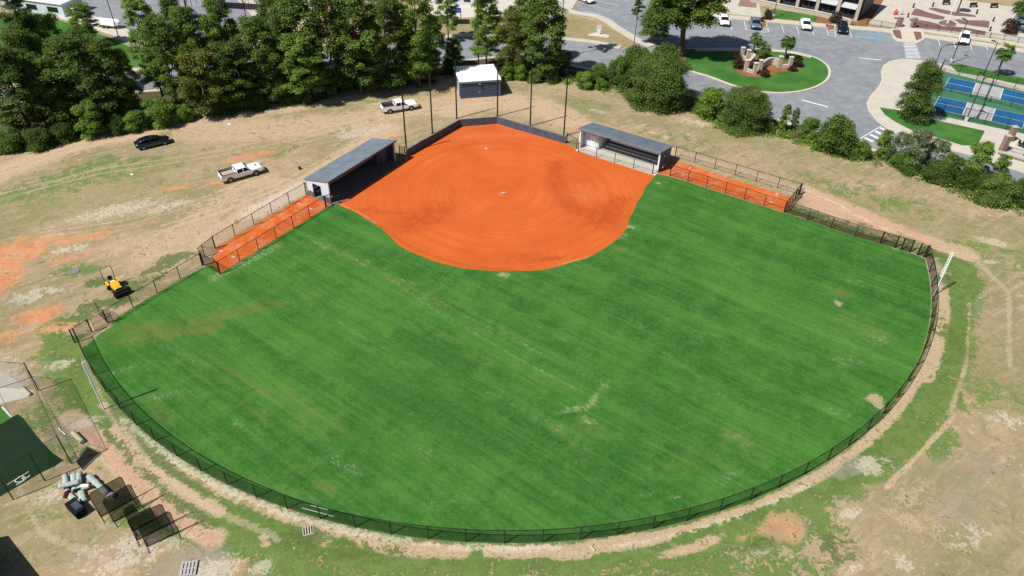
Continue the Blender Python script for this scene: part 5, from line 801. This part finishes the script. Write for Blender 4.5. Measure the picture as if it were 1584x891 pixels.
# palms
def palm_mesh():
    lv = MB(); rnd = random.Random(5)
    for k in range(46):
        a = k*2.4; el = rnd.uniform(-.75, 1.2); L = rnd.uniform(1.05, 1.45); pts = []
        for i in range(7):
            t = i/6; rr_ = L*t*math.cos(el)*(1-.12*t); z = L*t*math.sin(el)-.55*t*t*L; pts.append(Vector((rr_*math.cos(a), rr_*math.sin(a), z)))
        sd = Vector((-math.sin(a), math.cos(a), 0)); f = pts[3]
        for j in range(11):   # fan of narrow leaflets round the frond
            q = -1.2+2.4*j/10; dirv = (pts[4]-pts[3]).normalized()*math.cos(q)+sd*math.sin(q); e = f+dirv*L*.52+Vector((0, 0, -.13*L*rnd.random())); w = sd*.045+Vector((0, 0, .02)); lv.quad(f-w*.5, f+dirv*L*.25-w*1.4+Vector((0,0,.03)), e, f+dirv*L*.25+w*1.4)
        lv.tube(pts[:4], .02, 4, cap=False)
    return lv
PM = palm_mesh(); palm0 = None
for b, h, sc, l in [((1164,84),3.2,1,'palm tree behind the entrance walls, farthest left'), ((1178,92),2.3,1.1,'short palm tree in the middle of the entrance walls'), ((1213,93),3.8,1.15,'palm tree standing by the right pillars on the island'), ((1540,118),4.8,1.25,'palm tree on the grass strip above the blue courts'), ((1566,52),6.0,1.6,'tall palm tree beyond the plaza at the right edge'), ((1480,20),4.5,1,'palm tree far behind the plaza at the top right')]:
    x, y = at(*b); r = thing('palm_tree', l, 'palm tree', (x, y, 0), random.random()*6, 'palm trees of the park')
    t = MB().tube([(0, 0, 0), (.05, 0, h*.5), (0, 0, h)], [.2, .15, .17], 10).tube([(0, 0, h-.9), (0, 0, h-.1)], [.17, .3], 10); t.build('trunk', 'bark', r); c = PM.build('fronds', 'leaf_palm', r); c.location = (0, 0, h); c.scale = (sc*1.2, sc*1.2, sc*1.2)
for b, w, h, l in [((1143,106),12,2.0,'round shrub at the left end of the entrance walls'), ((1183,119),9,1.4,'plum coloured shrub in front of the curved wall'), ((1233,103),10,1.9,'plum coloured shrub right of the end pillars'), ((1225,110),8,1.3,'low plum shrub in front of the right pillars'), ((1177,96),7,1.1,'plum shrub under the short palm'), ((1138,93),8,2.0,'plum shrub in the oak shade by the walls'), ((1186,30),8,2.2,'reddish tree at the left of the small lawn'), ((1290,34),9,2.4,'plum coloured small tree by the black car'), ((1560,52),13,3.2,'plum shrub at the foot of the tall right palm'), ((1178,34),4,1.2,'small plum shrub on the mulch strip beside the blue-grey car'), ((1250,32),3,.8,'tiny shrub on the mulch below the dark building')]: tree('plum', b, None, w, l, 'shrub', 'plum_shrub', 'plum shrubs of the park beds', H=h)
# entrance monument
P = [((1146.5,91),(1148.7,74)),((1155.4,95),(1158,80)),((1152.8,111),(1156,97.5)),((1166,115.5),(1168.5,100.5)),((1174.5,111),(1177,97)),((1204.3,105),(1207,91.5)),((1220.5,106),(1223,92))]
W7 = [at(*b) for b, t in P]; r = thing('entrance_walls', 'pale block pillars joined by low curved walls on the traffic island', 'entrance wall', (W7[3][0], W7[3][1], .13)); ox, oy = W7[3]
for i, (x, y) in enumerate(W7): c = MB().box((x-ox, y-oy, 1.0), (.62, .62, 2.0), .1).build('pillar', 'stone', r); MB().box((x-ox, y-oy, 2.06), (.76, .76, .14), .1).build('pillar_cap', 'slab', c)
def wall(pts, h, name='wall', n=8, par=r):
    Q = smoothpoly([(p[0]-ox, p[1]-oy) for p in pts], n, False); mb = MB(); cp = MB()
    for a, b in zip(Q[:-1], Q[1:]):
        o_, rz_, L_ = oriented(a, b); mb.box(((a[0]+b[0])/2, (a[1]+b[1])/2, h/2), (L_+.01, .34, h), rz_); cp.box(((a[0]+b[0])/2, (a[1]+b[1])/2, h+.042), (L_+.012, .44, .08), rz_)
    w = mb.build(name, 'stone', par); cp.build('coping', 'slab', w)
wall([W7[4], at(1184,103), at(1195,100.5), W7[5]], 1.25, 'curved_wall'); wall([W7[0], W7[1]], .55, 'low_wall'); wall([W7[2], W7[3]], .5, 'low_wall'); wall([W7[5], W7[6]], .5, 'low_wall'); wall([W7[1], at(1164,98), W7[2]], 1.5, 'curved_wall')
# lamps and court fences
def lamp(b, h, label, rz=0, arm=0.35):
    x, y = at(*b); r = thing('street_lamp', label, 'street lamp', (x, y, .1), rz, 'lamp posts of the park'); MB().tube([(0, 0, 0), (0, 0, .7)], .28, 12).build('concrete_base', 'slab', r); MB().tube([(0, 0, .7), (0, 0, h)], [.085, .06], 10).build('pole', 'black_metal', r)
    MB().tube([(0, 0, h-.05), (arm, 0, h)], .04, 6).build('arm', 'black_metal', r); MB().box((arm+.35, 0, h), (.75, .42, .13)).build('lamp_head', 'black_metal', r, bevel=.04)
for b, t, l in (((1493.6,188),(1523,116),'tall lamp post below the blue courts, its head over the grey court'), ((1518,124.5),(1543,66),'tall lamp post above the blue courts beside the palm'), ((1471,97.5),(1497,32),'tall lamp post on a concrete base in front of the white sport utility car'), ((1196,28),(1199,-5),'lamp post at the left end of the small lawn'), ((1012,35),(1014,-20),'thin lamp post on the car park left of the big oak'), ((185,62),(150,-30),'thin lamp post in the pale car park at the top left')): lamp(b, min(hgt(b, t), 11), l, 2.2)
x, y = at(1444.5, 106); r = thing('curved_lamp', 'black lamp post with a long arm at the top left court corner', 'street lamp', (x, y, .1), -.25); MB().tube([(0, 0, 0), (0, 0, 3.9), (.6, 0, 4.5), (2.0, 0, 4.75)], .07, 8).build('pole', 'black_metal', r); MB().box((2.9, 0, 4.75), (1.9, .3, .1)).build('lamp_head', 'black_metal', r)
hc = hgt((1465,179.5),(1470,161)); GC = 'fences round the blue courts'
fence([at(1455,109.5), at(1584,144), at(1660,163)], hc, 3.2, 'black chain-link fence along the far side of the blue courts', 'court_fence', mat='chain_light', group=GC); fence([at(1425,170), at(1465,179.5), at(1584,208.5), at(1660,227)], hc, 3.2, 'black chain-link fence along the near side of the blue courts', 'court_fence', mat='chain_light', group=GC)
fence([at(1440,137), at(1491,149), at(1584,172), at(1660,192)], 1.1, 3.2, 'low black fence between the two rows of blue courts', 'court_fence', mat='chain_light', group=GC); fence([at(1455,109.5), at(1440,137), at(1425,170)], hc, 2.6, 'black fence at the left end of the courts beside the dark oval tree', 'court_fence', mat='chain_light', group=GC)
for a, b, l in (((1535,127),(1523,155),'far'), ((1521,163),(1510,185),'near')): fence([at(*a), at(*b)], .92, 3, 'low net across the grey strip of the %s blue court' % l, 'court_net', 'net', mat='net', group='nets of the blue courts')
GP = 'black fences between plaza and car park'
fence([at(1340,38), at(1384,45)], 1.2, 2.6, 'black plaza fence left of the brick gate pillars', 'plaza_fence', mat='chain_light', group=GP); fence([at(1412,44), at(1480,53), at(1530,60)], 1.2, 2.6, 'black plaza fence right of the brick gate pillars', 'plaza_fence', mat='chain_light', group=GP); fence([at(1530,60), at(1584,68), at(1640,76)], 1.2, 2.6, 'black plaza fence near the right picture edge', 'plaza_fence', mat='chain_light', group=GP)
def brick_pillar(b, h, l, w=.7):
    x, y = at(*b); r = thing('brick_pillar', l, 'pillar', (x, y, .1), .1, 'brown brick pillars'); MB().box((0, 0, h/2), (w, w, h)).build('shaft', 'brick', r); MB().box((0, 0, h+.05), (w+.14, w+.14, .1)).build('cap', 'stone', r)
brick_pillar((1389,42),2.0,'brown brick pillar left of the plaza entrance', .9); brick_pillar((1411,43),2.0,'brown brick pillar right of the plaza entrance', .8); brick_pillar((1549,235),2.6,'brown brick pillar nearer the hedge at the right edge', .75); brick_pillar((1560,219),2.4,'brown brick pillar nearer the courts at the right edge', .75)
slab('patio', [(1553,235),(1562,214),(1640,230),(1640,262),(1584,248)], .14, 'slab')
w_ = [at(1543,238.5), at(1584,251), at(1640,267)]; ox, oy = w_[0]; r = thing('brick_wall', 'low brown brick wall running right from the near brick pillar', 'wall', (ox, oy, 0)); mb = MB()
for a, b in zip(w_[:-1], w_[1:]): o_, rz_, L_ = oriented(a, b); mb.box(((a[0]+b[0])/2-ox, (a[1]+b[1])/2-oy, .25), (L_, .7, .5), rz_)
mb.build('wall', 'brick', r); mb = MB()
for a, b in zip(w_[:-1], w_[1:]): o_, rz_, L_ = oriented(a, b); mb.box(((a[0]+b[0])/2-ox, (a[1]+b[1])/2-oy, .53), (L_, .8, .06), rz_)
mb.build('coping', 'stone', r); fence([at(1554,234.5), at(1584,243), at(1640,259)], 1.0, 2.5, 'thin black railing above the low brick wall', 'railing', 'railing', mat='net_thin')
def chair_(b, l, g='dark chairs on the patio', rz=0.):
    x, y = at(*b); r = thing('patio_chair', l, 'chair', (x, y, .14), rz, g); MB().box((0, 0, .45), (.55, .55, .06)).build('seat', 'black_metal', r); MB().box((-.26, 0, .78), (.05, .55, .6)).build('backrest', 'black_metal', r)
    for sx in (-1, 1):
        for sy in (-1, 1): MB().box((sx*.24, sy*.24, .21), (.05, .05, .42)).build('leg', 'black_metal', r)
chair_((1576,227.5),'dark chair on the patio, left of two'); chair_((1582,230),'dark chair on the patio at the right picture edge'); 
for i, (p, l) in enumerate((((467,82),'far left corner of the left paver bed'), ((662,72),'top of the plaza between two paver beds'), ((1102,145),'right tip of the upper paver bed'), ((412,180),'plaza entrance path'), ((1268,222),'right end of the right paver bed'), ((1235,318),'lowest paver bed corner at the right'))):
    x, y = at(*c2(*p)); r = thing('bollard', 'short black bollard at the '+l, 'bollard', (x, y, .11), 0, 'black bollards on the plaza'); MB().tube([(0, 0, 0), (0, 0, .85)], .16, 10).build('post', 'black_metal', r); MB().tube([(0, 0, .85), (0, 0, 1.0)], [.2, .12], 10).build('cap', 'black_metal', r)
x, y = at(1465.5, 36); r = thing('flagpole', 'tall white flagpole standing in the centre of the plaza', 'flagpole', (x, y, .12)); MB().tube([(0, 0, 0), (0, 0, 9)], [.09, .05], 10).build('pole', 'white_metal', r); MB().tube([(0, 0, 0), (0, 0, .25)], [.3, .2], 12).build('collar', 'slab', r)
x, y = at(1382, 30); r = thing('plaza_umbrella', 'small red folded umbrella left on the plaza', 'umbrella', (x, y, .11)); MB().tube([(0, 0, 0), (0, 0, 2.1)], .03, 6).build('pole', 'white_metal', r); MB().tube([(0, 0, .9), (0, 0, 1.3), (0, 0, 2.2)], [.35, .45, .05], 9).build('canopy', 'red', r)
x, y = at(1391, 24); r = thing('info_board', 'white board on posts beside the red umbrella', 'sign board', (x, y, .11), .1); MB().box((0, 0, 1.5), (1.2, .08, .9)).build('board', 'white_metal', r); MB().box((-.5, 0, .55), (.07, .07, 1.1)).build('post', 'black_metal', r); MB().box((.5, 0, .55), (.07, .07, 1.1)).build('post', 'black_metal', r)
for b, l in (((1571,41),'dark bench left of the tall right palm'), ((1505,12),'dark bench in the row beyond the plaza, left one'), ((1537,13),'dark bench in the row beyond the plaza, right one'), ((1463,8),'dark bench beyond the flagpole')):
    x, y = at(*b); r = thing('park_bench', l, 'bench', (x, y, .11), .15, 'dark benches of the plaza'); MB().box((0, 0, .45), (1.8, .5, .06)).build('seat', 'black_metal', r); MB().box((0, .26, .75), (1.8, .05, .5)).build('backrest', 'black_metal', r); MB().box((-.8, 0, .21), (.08, .5, .42)).build('leg', 'black_metal', r); MB().box((.8, 0, .21), (.08, .5, .42)).build('leg', 'black_metal', r)
# sign board left of oak
x, y = at(926, 53); r = thing('sign_board', 'white sign board on a white cross-shaped slab in the dry grass', 'sign board', (x, y, 0), .15); MB().box((0, 0, 1.25), (.95, .1, 1.1)).build('board', 'white_metal', r); MB().box((0, 0, .35), (.5, .3, .7)).build('pedestal', 'white_metal', r)
slab('sign_pad', [(910,53),(920,50.5),(928,50),(943,55),(940,59),(925,56.5),(909,55.5)], .03, 'slab')
x, y = at(1431, 205); r = thing('service_box', 'small white utility marker on the lawn by the dark oval tree', 'utility box', at(1433, 193)); MB().box((0, 0, .4), (.3, .3, .8)).build('post', 'white_metal', r); MB().box((0, 0, .84), (.36, .36, .08)).build('lid', 'white_metal', r)
# dark building
a, b = at(1176, 1), at(1322.4, 32.3); o_, rz_, L_ = oriented(a, b); r = thing('dark_building', 'dark navy building with pale stone columns and grey awnings at the top right', 'building', a, rz_)
MB().box((L_/2-.2, 5.6, 2.9), (L_+1.5, 9, 5.8)).build('wall', 'navy_wall', r)
rf = MB(); rf.add([(-1.2, -.6, 5.6), (L_+1.3, -.6, 5.6), (L_+1.3, 11, 5.6), (-1.2, 11, 5.6), (1.5, 5, 8), (L_-2, 5, 8)], [(0, 1, 5, 4), (1, 2, 5), (2, 3, 4, 5), (3, 0, 4), (0, 3, 2, 1)]); rf.build('roof', 'navy_wall', r)
cx = [(lambda p: (p[0]-a[0])*math.cos(rz_)+(p[1]-a[1])*math.sin(rz_))(at(*q)) for q in ((1205,5),(1233.5,11.5),(1263,18),(1294,25),(1322.4,32.3))]
for i, c in enumerate(cx):
    k = MB().box((c, .35, 2.4), (.7, .7, 4.8)).build('column', 'stone', r); MB().box((c, .35, 4.85), (.9, .9, .14)).build('capital', 'slab', k)
    if i < 4: m_ = (c+cx[i+1])/2; MB().loft([[(c+.5, 1.05, 3.1), (c+.5, .1, 2.3), (c+.5, .1, 2.2), (c+.5, 1.05, 2.95)], [(cx[i+1]-.5, 1.05, 3.1), (cx[i+1]-.5, .1, 2.3), (cx[i+1]-.5, .1, 2.2), (cx[i+1]-.5, 1.05, 2.95)]]).build('awning', 'awning', r); w = MB().box((m_, 1.07, 1.5), (1.8, .05, 1.6)).build('window', 'glass', r); MB().box((m_, 1.04, 1.5), (.05, .03, 1.6)).box((m_, 1.04, 2.32), (1.9, .03, .06)).build('window_frame', 'grey_metal', w); MB().box((m_, 1.07, 4.1), (1.6, .05, 1.2)).build('window', 'glass', r)
A_, B_ = at(1176, 11), at(1318, 38); ox, oy = A_; r = thing('garden_wall', 'low pale block wall curving along the dark building above the small lawn', 'wall', (ox, oy, 0)); Q = smoothpoly([at(1160,3), at(1176,7), at(1215,15), at(1262,24), at(1300,33), at(1316,39)], 5, False); mb = MB(); mc = MB()
for p, q in zip(Q[:-1], Q[1:]): o_, z_, L_ = oriented(p, q); mb.box(((p[0]+q[0])/2-ox, (p[1]+q[1])/2-oy, .45), (L_+.01, .4, .9), z_); mc.box(((p[0]+q[0])/2-ox, (p[1]+q[1])/2-oy, .95), (L_+.012, .55, .09), z_)
mb.build('wall', 'stone', r); mc.build('coping', 'slab', r)
# far left buildings and canopies
def lowbuilding(name, label, p, w, d, h, rz, wallm, roofm, cat='building'):
    x, y = at(*p); r = thing(name, label, cat, (x, y, 0), rz); MB().box((0, 0, h/2), (w, d, h)).build('wall', wallm, r); MB().box((0, 0, h+.12), (w+.6, d+.6, .24)).build('roof', roofm, r)
    for i in range(3): MB().box((-w/2+w*(i+.5)/3, -d/2-.02, h*.5), (w/6, .04, h*.4)).build('window', 'glass', r)
lowbuilding('white_roofed_building', 'long low white-roofed building at the top left corner', (68,14), 16, 5.5, 2.6, -.28, 'wall_light', 'shed_roof')
x, y = at(168, 42); r = thing('boat_trailer', 'white covered trailer parked on the pale lot at the upper left', 'trailer', (x, y, 0), -.25); MB().loft([[(-2.6, -.9, .6), (-2.6, .9, .6), (-2.6, .8, 1.5), (-2.6, -.8, 1.5)], [(2.2, -.9, .6), (2.2, .9, .6), (2.2, .8, 1.6), (2.2, -.8, 1.6)], [(2.9, -.4, .8), (2.9, .4, .8), (2.9, .3, 1.3), (2.9, -.3, 1.3)]]).build('cover', 'white_metal', r, bevel=.1); wheels(r, (-.6, .3), .95, .34)
def canopy(p, w, d, h, label, mat, rz=0.):
    x, y = at(*p); r = thing('shade_canopy', label, 'canopy', (x, y, 0), rz, 'shade canopies beyond the woodland'); MB().add([(-w/2, -d/2, h), (w/2, -d/2, h), (w/2, d/2, h), (-w/2, d/2, h), (0, 0, h+.9)], [(0, 1, 4), (1, 2, 4), (2, 3, 4), (3, 0, 4), (0, 3, 2, 1)]).build('canopy', mat, r)
    for sx in (-1, 1):
        for sy in (-1, 1): MB().tube([(sx*(w/2-.1), sy*(d/2-.1), 0), (sx*(w/2-.1), sy*(d/2-.1), h)], .05, 6).build('post', 'black_metal', r)
canopy((362,12), 9, 4, 2.6, 'large orange-red canopy seen between the pine trunks at the top', 'red', -.1); canopy((318,10), 5, 3, 2.5, 'dark canopy left of the orange-red one at the top', 'dark_cloth'); canopy((702,36), 3.2, 3, 2.6, 'small blue canopy over the white plaza at the top centre', 'blue', .1); canopy((592,40), 3.5, 3, 2.6, 'blue canopy glimpsed through the tall trees', 'blue'); canopy((425,28), 3.5, 2.5, 2.5, 'dark canopy over the white plaza left of the tall trees', 'dark_cloth')
lowbuilding('red_roofed_building', 'red-roofed building at the very top above the shed', (705,2), 9, 5, 2.6, -.1, 'wall_light', 'red')
# ================================================================== left foreground clutter
# batting cage: poles, top cables, netting over turf with cast shadow painted into its green
slab('cage_turf', [(-30,672),(0,657),(27,641),(35,646),(58,676),(80,700),(98,712),(84,722),(66,730),(52,738),(20,757),(-30,785)], .02, 'cage_shade_green')  # shaded part of the turf, the shadow painted as near-black green
slab('cage_turf', [(-60,610),(3,628),(19,645),(27,641),(0,657),(-30,672),(-60,680)], .024, 'lawn')  # sunlit part of the turf, painted as a separate brighter green
ribbon('turf_line', [(3,629.5),(18,645.5)], .16, .03, 'paint_white', sm=0); ribbon('turf_line', [(11,750),(45,729.5)], .07, .03, 'slab', sm=0)
for q in ([(31,737),(24,743),(25,746),(33,745),(37,741),(33,740)],[(25,750.5),(37,743.5),(41,739)],[(34,736),(39,739),(44,738),(46,735)]): ribbon('turf_marking', q, .09, .034, 'slab', sm=4)
slab('concrete_pad', [(-40,560),(0,572),(28,590),(52,606),(38,616),(12,622),(-40,640)], .015, 'concrete')
cps = [((70,744),(42,697),'front right'),((21,773),(2,737),'front left'),((111,717),(87,677),'right middle'),((0,600),(-22,545),'back'),((60,604),(35,570),'back right')]
r = thing('batting_cage', 'black netted batting cage on poles over shade-darkened green turf at the left edge', 'batting cage', (*at(70,744), 0)); ox, oy = at(70, 744); cw = [at(*b) for b, t, l in cps]; ch = 3.7
for (x, y) in cw: MB().tube([(x-ox, y-oy, 0), (x-ox, y-oy, ch)], .05, 8).build('pole', 'black_metal', r)
tp = [(x-ox, y-oy, ch-.05) for x, y in cw]; MB().tube([tp[1], tp[0], tp[2], tp[4], tp[3]], .02, 6).tube([tp[0], tp[3]], .015, 6).tube([tp[2], ((tp[1][0]+tp[3][0])/2, (tp[1][1]+tp[3][1])/2, ch-.3)], .015, 6).build('top_cable', 'black_metal', r)
nn = MB()
for p, q in ((tp[1], tp[0]), (tp[0], tp[2]), (tp[2], tp[4]), (tp[4], tp[3])): nn.quad((p[0], p[1], .05), (q[0], q[1], .05), q, p)
nn.build('side_net', 'net_thin', r)
MB().add([tp[1], tp[0], tp[2], tp[4], tp[3]], [(0, 1, 2, 3, 4)]).build('roof_net', 'net_thin', r)
gx_ = MB(); # fallen grey net frame on the ground by the cage
gf = [at(118,716), at(135,692), at(155,702), at(128,728)]; ox, oy = gf[0]; r = thing('fallen_net_frame', 'grey metal frame with dark net lying flat beside the pale tube', 'net frame', (ox, oy, 0)); L = [(x-ox, y-oy, .12) for x, y in gf]; MB().tube(L+[L[0]], .03, 6).build('frame', 'grey_metal', r); MB().quad(*[(p[0], p[1], .11) for p in L]).build('net', 'net', r)
def goalframe(a, b, h, lean, label, g='black ball nets standing on the dry grass', mat='net', notch=False):
    o_, rz_, L_ = oriented(at(*a), at(*b)); r = thing('ball_net', label, 'ball net', o_, rz_, g); t = lambda x, z: (x, z*lean, z)
    pts = [t(0, .05), t(0, h*.93), t(.15, h), t(L_-.15, h), t(L_, h*.93), t(L_, .05), t(0, .05)] if not notch else [t(0, .05), t(0, h*.93), t(.15, h), t(L_*.45, h), t(L_*.5, h*.55), t(L_, h*.5), t(L_, .05), t(0, .05)]
    MB().tube(pts, .035, 7).build('frame', 'black_metal', r); MB().add([p for p in pts[:-1]], [tuple(range(len(pts)-1))]).build('net', mat, r)
    for x in (.02, L_-.02): MB().tube([(x, -.75, .04), (x, .75, .04)], .025, 6).build('foot', 'grey_metal', r)
    for x in (0, L_): MB().tube([(x, -.7, .05), t(x, h*.6)], .02, 6).build('brace', 'black_metal', r)
goalframe((156,800),(205,772),2.8,.1,'black ball net farthest left, behind the turf rolls'); goalframe((176,808),(218,782),2.8,.05,'black ball net second from the left, overlapping its neighbour'); goalframe((207,822),(240,801),2.6,.1,'black ball net with a notched top in the middle of the row', notch=True); goalframe((212,836),(264,811),2.5,.1,'black ball net second from the right end of the row'); goalframe((228,846),(277,824),2.7,.05,'black ball net nearest the pallet, at the right end of the row')
# turf rolls
def roll(a, b, rad, label, z=0., flatz=.8):
    p, q = at(*a), at(*b); o_, rz_, L_ = oriented(p, q); r = thing('turf_roll', label, 'turf roll', (p[0], p[1], z), rz_, 'grey-green rolls of old turf'); rn = random.Random(label); mb = MB(); rings = []
    for i in range(9):
        x = L_*i/8; rr_ = rad*.66*rn.uniform(.82, 1.1); rings.append([(x+rn.uniform(-.03, .03), rr_*1.15*math.cos(2*PI*k/14), rad*flatz+rr_*flatz*math.sin(2*PI*k/14)*(1+.25*rn.random())) for k in range(14)])
    mb.loft(rings).build('turf_sheet', 'turf_roll', r, smooth=True); sp = MB(); sp.tube([(-.03+.0*k, rad*.8*(1-k/30)*math.cos(k*.62), rad*flatz+rad*.62*(1-k/30)*math.sin(k*.62)) for k in range(26)], .018, 5); sp.build('rolled_edge', 'dark_cloth', r)
roll((106,764),(102,738),.34,'short turf roll upright at the left of the heap'); roll((118,762),(116,736),.36,'turf roll second from the left of the heap'); roll((124,760),(124,735),.34,'turf roll third from the left of the heap'); roll((95,762),(128,754),.30,'long thin turf roll lying across the heap', .55); roll((139,739),(168,767),.36,'longest turf roll lying apart on the right side of the heap'); roll((106,764),(115,774),.34,'flattened turf roll pointing down at the lower left of the heap', 0, .4); roll((126,762),(131,778),.36,'turf roll pointing down at the lower right of the heap', 0, .6); roll((128,760),(140,755),.26,'small turf roll with a white end in the middle of the heap', .1)
x, y = at(173, 768); tag(MB().loft([[(-.35, -.3, 0), (.35, -.3, 0), (.35, .3, 0), (-.35, .3, 0)], [(-.3, -.22, .32), (.25, -.28, .38), (.3, .2, .25), (-.2, .25, .3)]]).build('white_bag', 'white_metal'), 'crumpled white bag at the end of the longest turf roll', 'bag').location = (x, y, 0)
x, y = at(134, 757); tag(MB().loft([[(-.4, -.14, .5), (.4, -.14, .5), (.4, .14, .5), (-.4, .14, .5)], [(-.35, -.1, .62), (.35, -.1, .66), (.35, .1, .62), (-.35, .1, .6)]]).build('white_sheet', 'white_metal'), 'folded white sheet lying on the middle of the turf heap', 'sheet').location = (x, y, 0)
x, y = at(108, 758); tag(MB().loft([[(-.12, -.9, .1), (.3, -.9, .1), (.3, .7, .1), (-.12, .7, .1)], [(-.05, -.8, .35), (.2, -.8, .35), (.2, .6, .4), (-.05, .6, .35)]]).build('dark_red_cloth', plain('dark_red_cloth', (.09, .012, .025), .9, .1)), 'dark red cloth squeezed between two turf rolls', 'cloth').location = (x, y, 0)
# black cart with dark lid
q = [at(104,788), at(120,777), at(140,791), at(121,805)]; ox, oy = q[0]; o_, rz_, L_ = oriented(q[0], q[1]); r = thing('black_cart', 'low black box cart with a dark square lid beside the turf heap', 'cart', (ox, oy, 0), rz_); D_ = math.dist(q[1], q[2]); MB().box((L_/2, -D_/2, .42), (L_, D_, .7)).build('box', 'dark_cloth', r, bevel=.04); MB().box((L_*.6, -D_*.58, .80), (L_*.6, D_*.55, .05)).build('lid', 'solar', r)
for sx in (.12, .88):
    for sy in (.12, .88): MB().tube([(L_*sx-.03, -D_*sy, .09), (L_*sx+.03, -D_*sy, .09)], .09, 10).build('castor', 'rubber', r)
# pale tube, white pipe, long white pipes, blocks
def lying(name, a, b, rad, label, cat, mat, extra=None):
    p, q = at(*a), at(*b); o_, rz_, L_ = oriented(p, q); r = thing(name, label, cat, (p[0], p[1], 0), rz_); MB().tube([(0, 0, rad), (L_, 0, rad)], rad, 14).build('tube', mat, r); MB().tube([(-.02, 0, rad), (.02, 0, rad)], rad*.7, 12).build('end_core', 'dark_cloth', r)
lying('pale_tube', (114,671), (129,686), .22, 'thick pale tube on the ground right of the batting cage', 'tube', 'log'); lying('white_pipe', (91,663), (102,673), .05, 'thin white pipe on the ground left of the thick pale tube', 'pipe', 'white_metal'); lying('grey_tube', (35,600), (48,612), .13, 'pale grey tube lying by the concrete pad', 'tube', 'stone')
lying('long_white_pipe', (467,786), (516,799), .035, 'long thin white pipe at the foot of the curved outfield fence', 'pipe', 'white_metal'); lying('white_pipe', (481,782), (507,789), .03, 'shorter thin white pipe just inside the curved outfield fence', 'pipe', 'white_metal'); lying('short_post', (913,844), (920,853), .07, 'short pale post lying outside the curved fence at the bottom', 'post', 'log')
lying('white_stick', (106,776), (111,781), .05, 'short white stick beside the black cart', 'stick', 'white_metal')
# pallet
o_, rz_, L_ = oriented(at(277,893), at(299,890)); r = thing('pallet', 'grey weathered wooden pallet lying at the bottom left of the picture', 'pallet', o_, rz_); 
for i in range(5): MB().box((.1+i*.26, .6, .13), (.17, 1.25, .025)).build('top_board', 'wood', r)
for j in range(3): MB().box((.62, .06+j*.54, .06), (1.2, .1, .11)).build('bearer', 'wood', r)
# black roof at the bottom-left corner
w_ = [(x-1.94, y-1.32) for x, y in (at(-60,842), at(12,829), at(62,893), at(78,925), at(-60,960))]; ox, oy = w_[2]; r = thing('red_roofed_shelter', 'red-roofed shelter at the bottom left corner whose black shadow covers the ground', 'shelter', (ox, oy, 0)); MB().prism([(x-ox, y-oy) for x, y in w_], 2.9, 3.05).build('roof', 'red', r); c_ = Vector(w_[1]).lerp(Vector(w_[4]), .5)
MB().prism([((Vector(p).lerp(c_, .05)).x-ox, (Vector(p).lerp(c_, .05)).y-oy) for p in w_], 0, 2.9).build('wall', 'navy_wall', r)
# drains, cones and scraps
def drain(b, w, l, mat='grey_metal'):
    x, y = at(*b); r = thing('drain_cover', l, 'drain', (x, y, 0), .3); MB().box((0, 0, .03), (w, w, .05)).build('frame', 'stone', r); g = MB()
    for i in range(4): g.box((-w*.36+i*w*.24, 0, .065), (w*.1, w*.8, .02))
    g.build('grate', 'black_metal', r)
drain((476.5,821), .85, 'square slotted drain outside the curved fence at the lower left'); x, y = at(115.5, 419.5); r = thing('manhole_cover', 'round dark manhole cover in weeds left of the yellow machine', 'manhole', (x, y, 0)); MB().tube([(0, 0, 0), (0, 0, .06)], .5, 24).build('cover', 'grey_metal', r); MB().tube([(0, 0, 0), (0, 0, .045)], .58, 24).build('rim', 'floor_dark', r)
x, y = at(464, 262); r = thing('dark_bucket', 'small dark bucket on the dirt left of the left dugout', 'bucket', (x, y, 0)); MB().tube([(0, 0, 0), (0, 0, .38)], [.16, .2], 12).build('body', 'rubber', r); MB().tube([(-.2, 0, .38), (0, 0, .6), (.2, 0, .38)], .012, 5).build('handle', 'grey_metal', r)
x, y = at(355, 192); r = thing('survey_stake', 'short stake with a white base in the dirt below the woodland', 'stake', (x, y, 0)); MB().box((0, 0, .3), (.06, .06, .6)).build('stake', 'wood', r); MB().tube([(0, 0, 0), (0, 0, .05)], .3, 10).build('base', 'white_metal', r)
x, y = at(204, 270); tag(MB().loft([[(-.25, -.12, 0), (.25, -.15, 0), (.22, .14, 0), (-.2, .12, 0)], [(-.2, -.1, .1), (.2, -.1, .14), (.15, .1, .08), (-.15, .1, .1)]]).build('paper_scrap', 'white_metal'), 'white scrap lying on the dry grass below the dark car', 'litter').location = (x, y, 0)
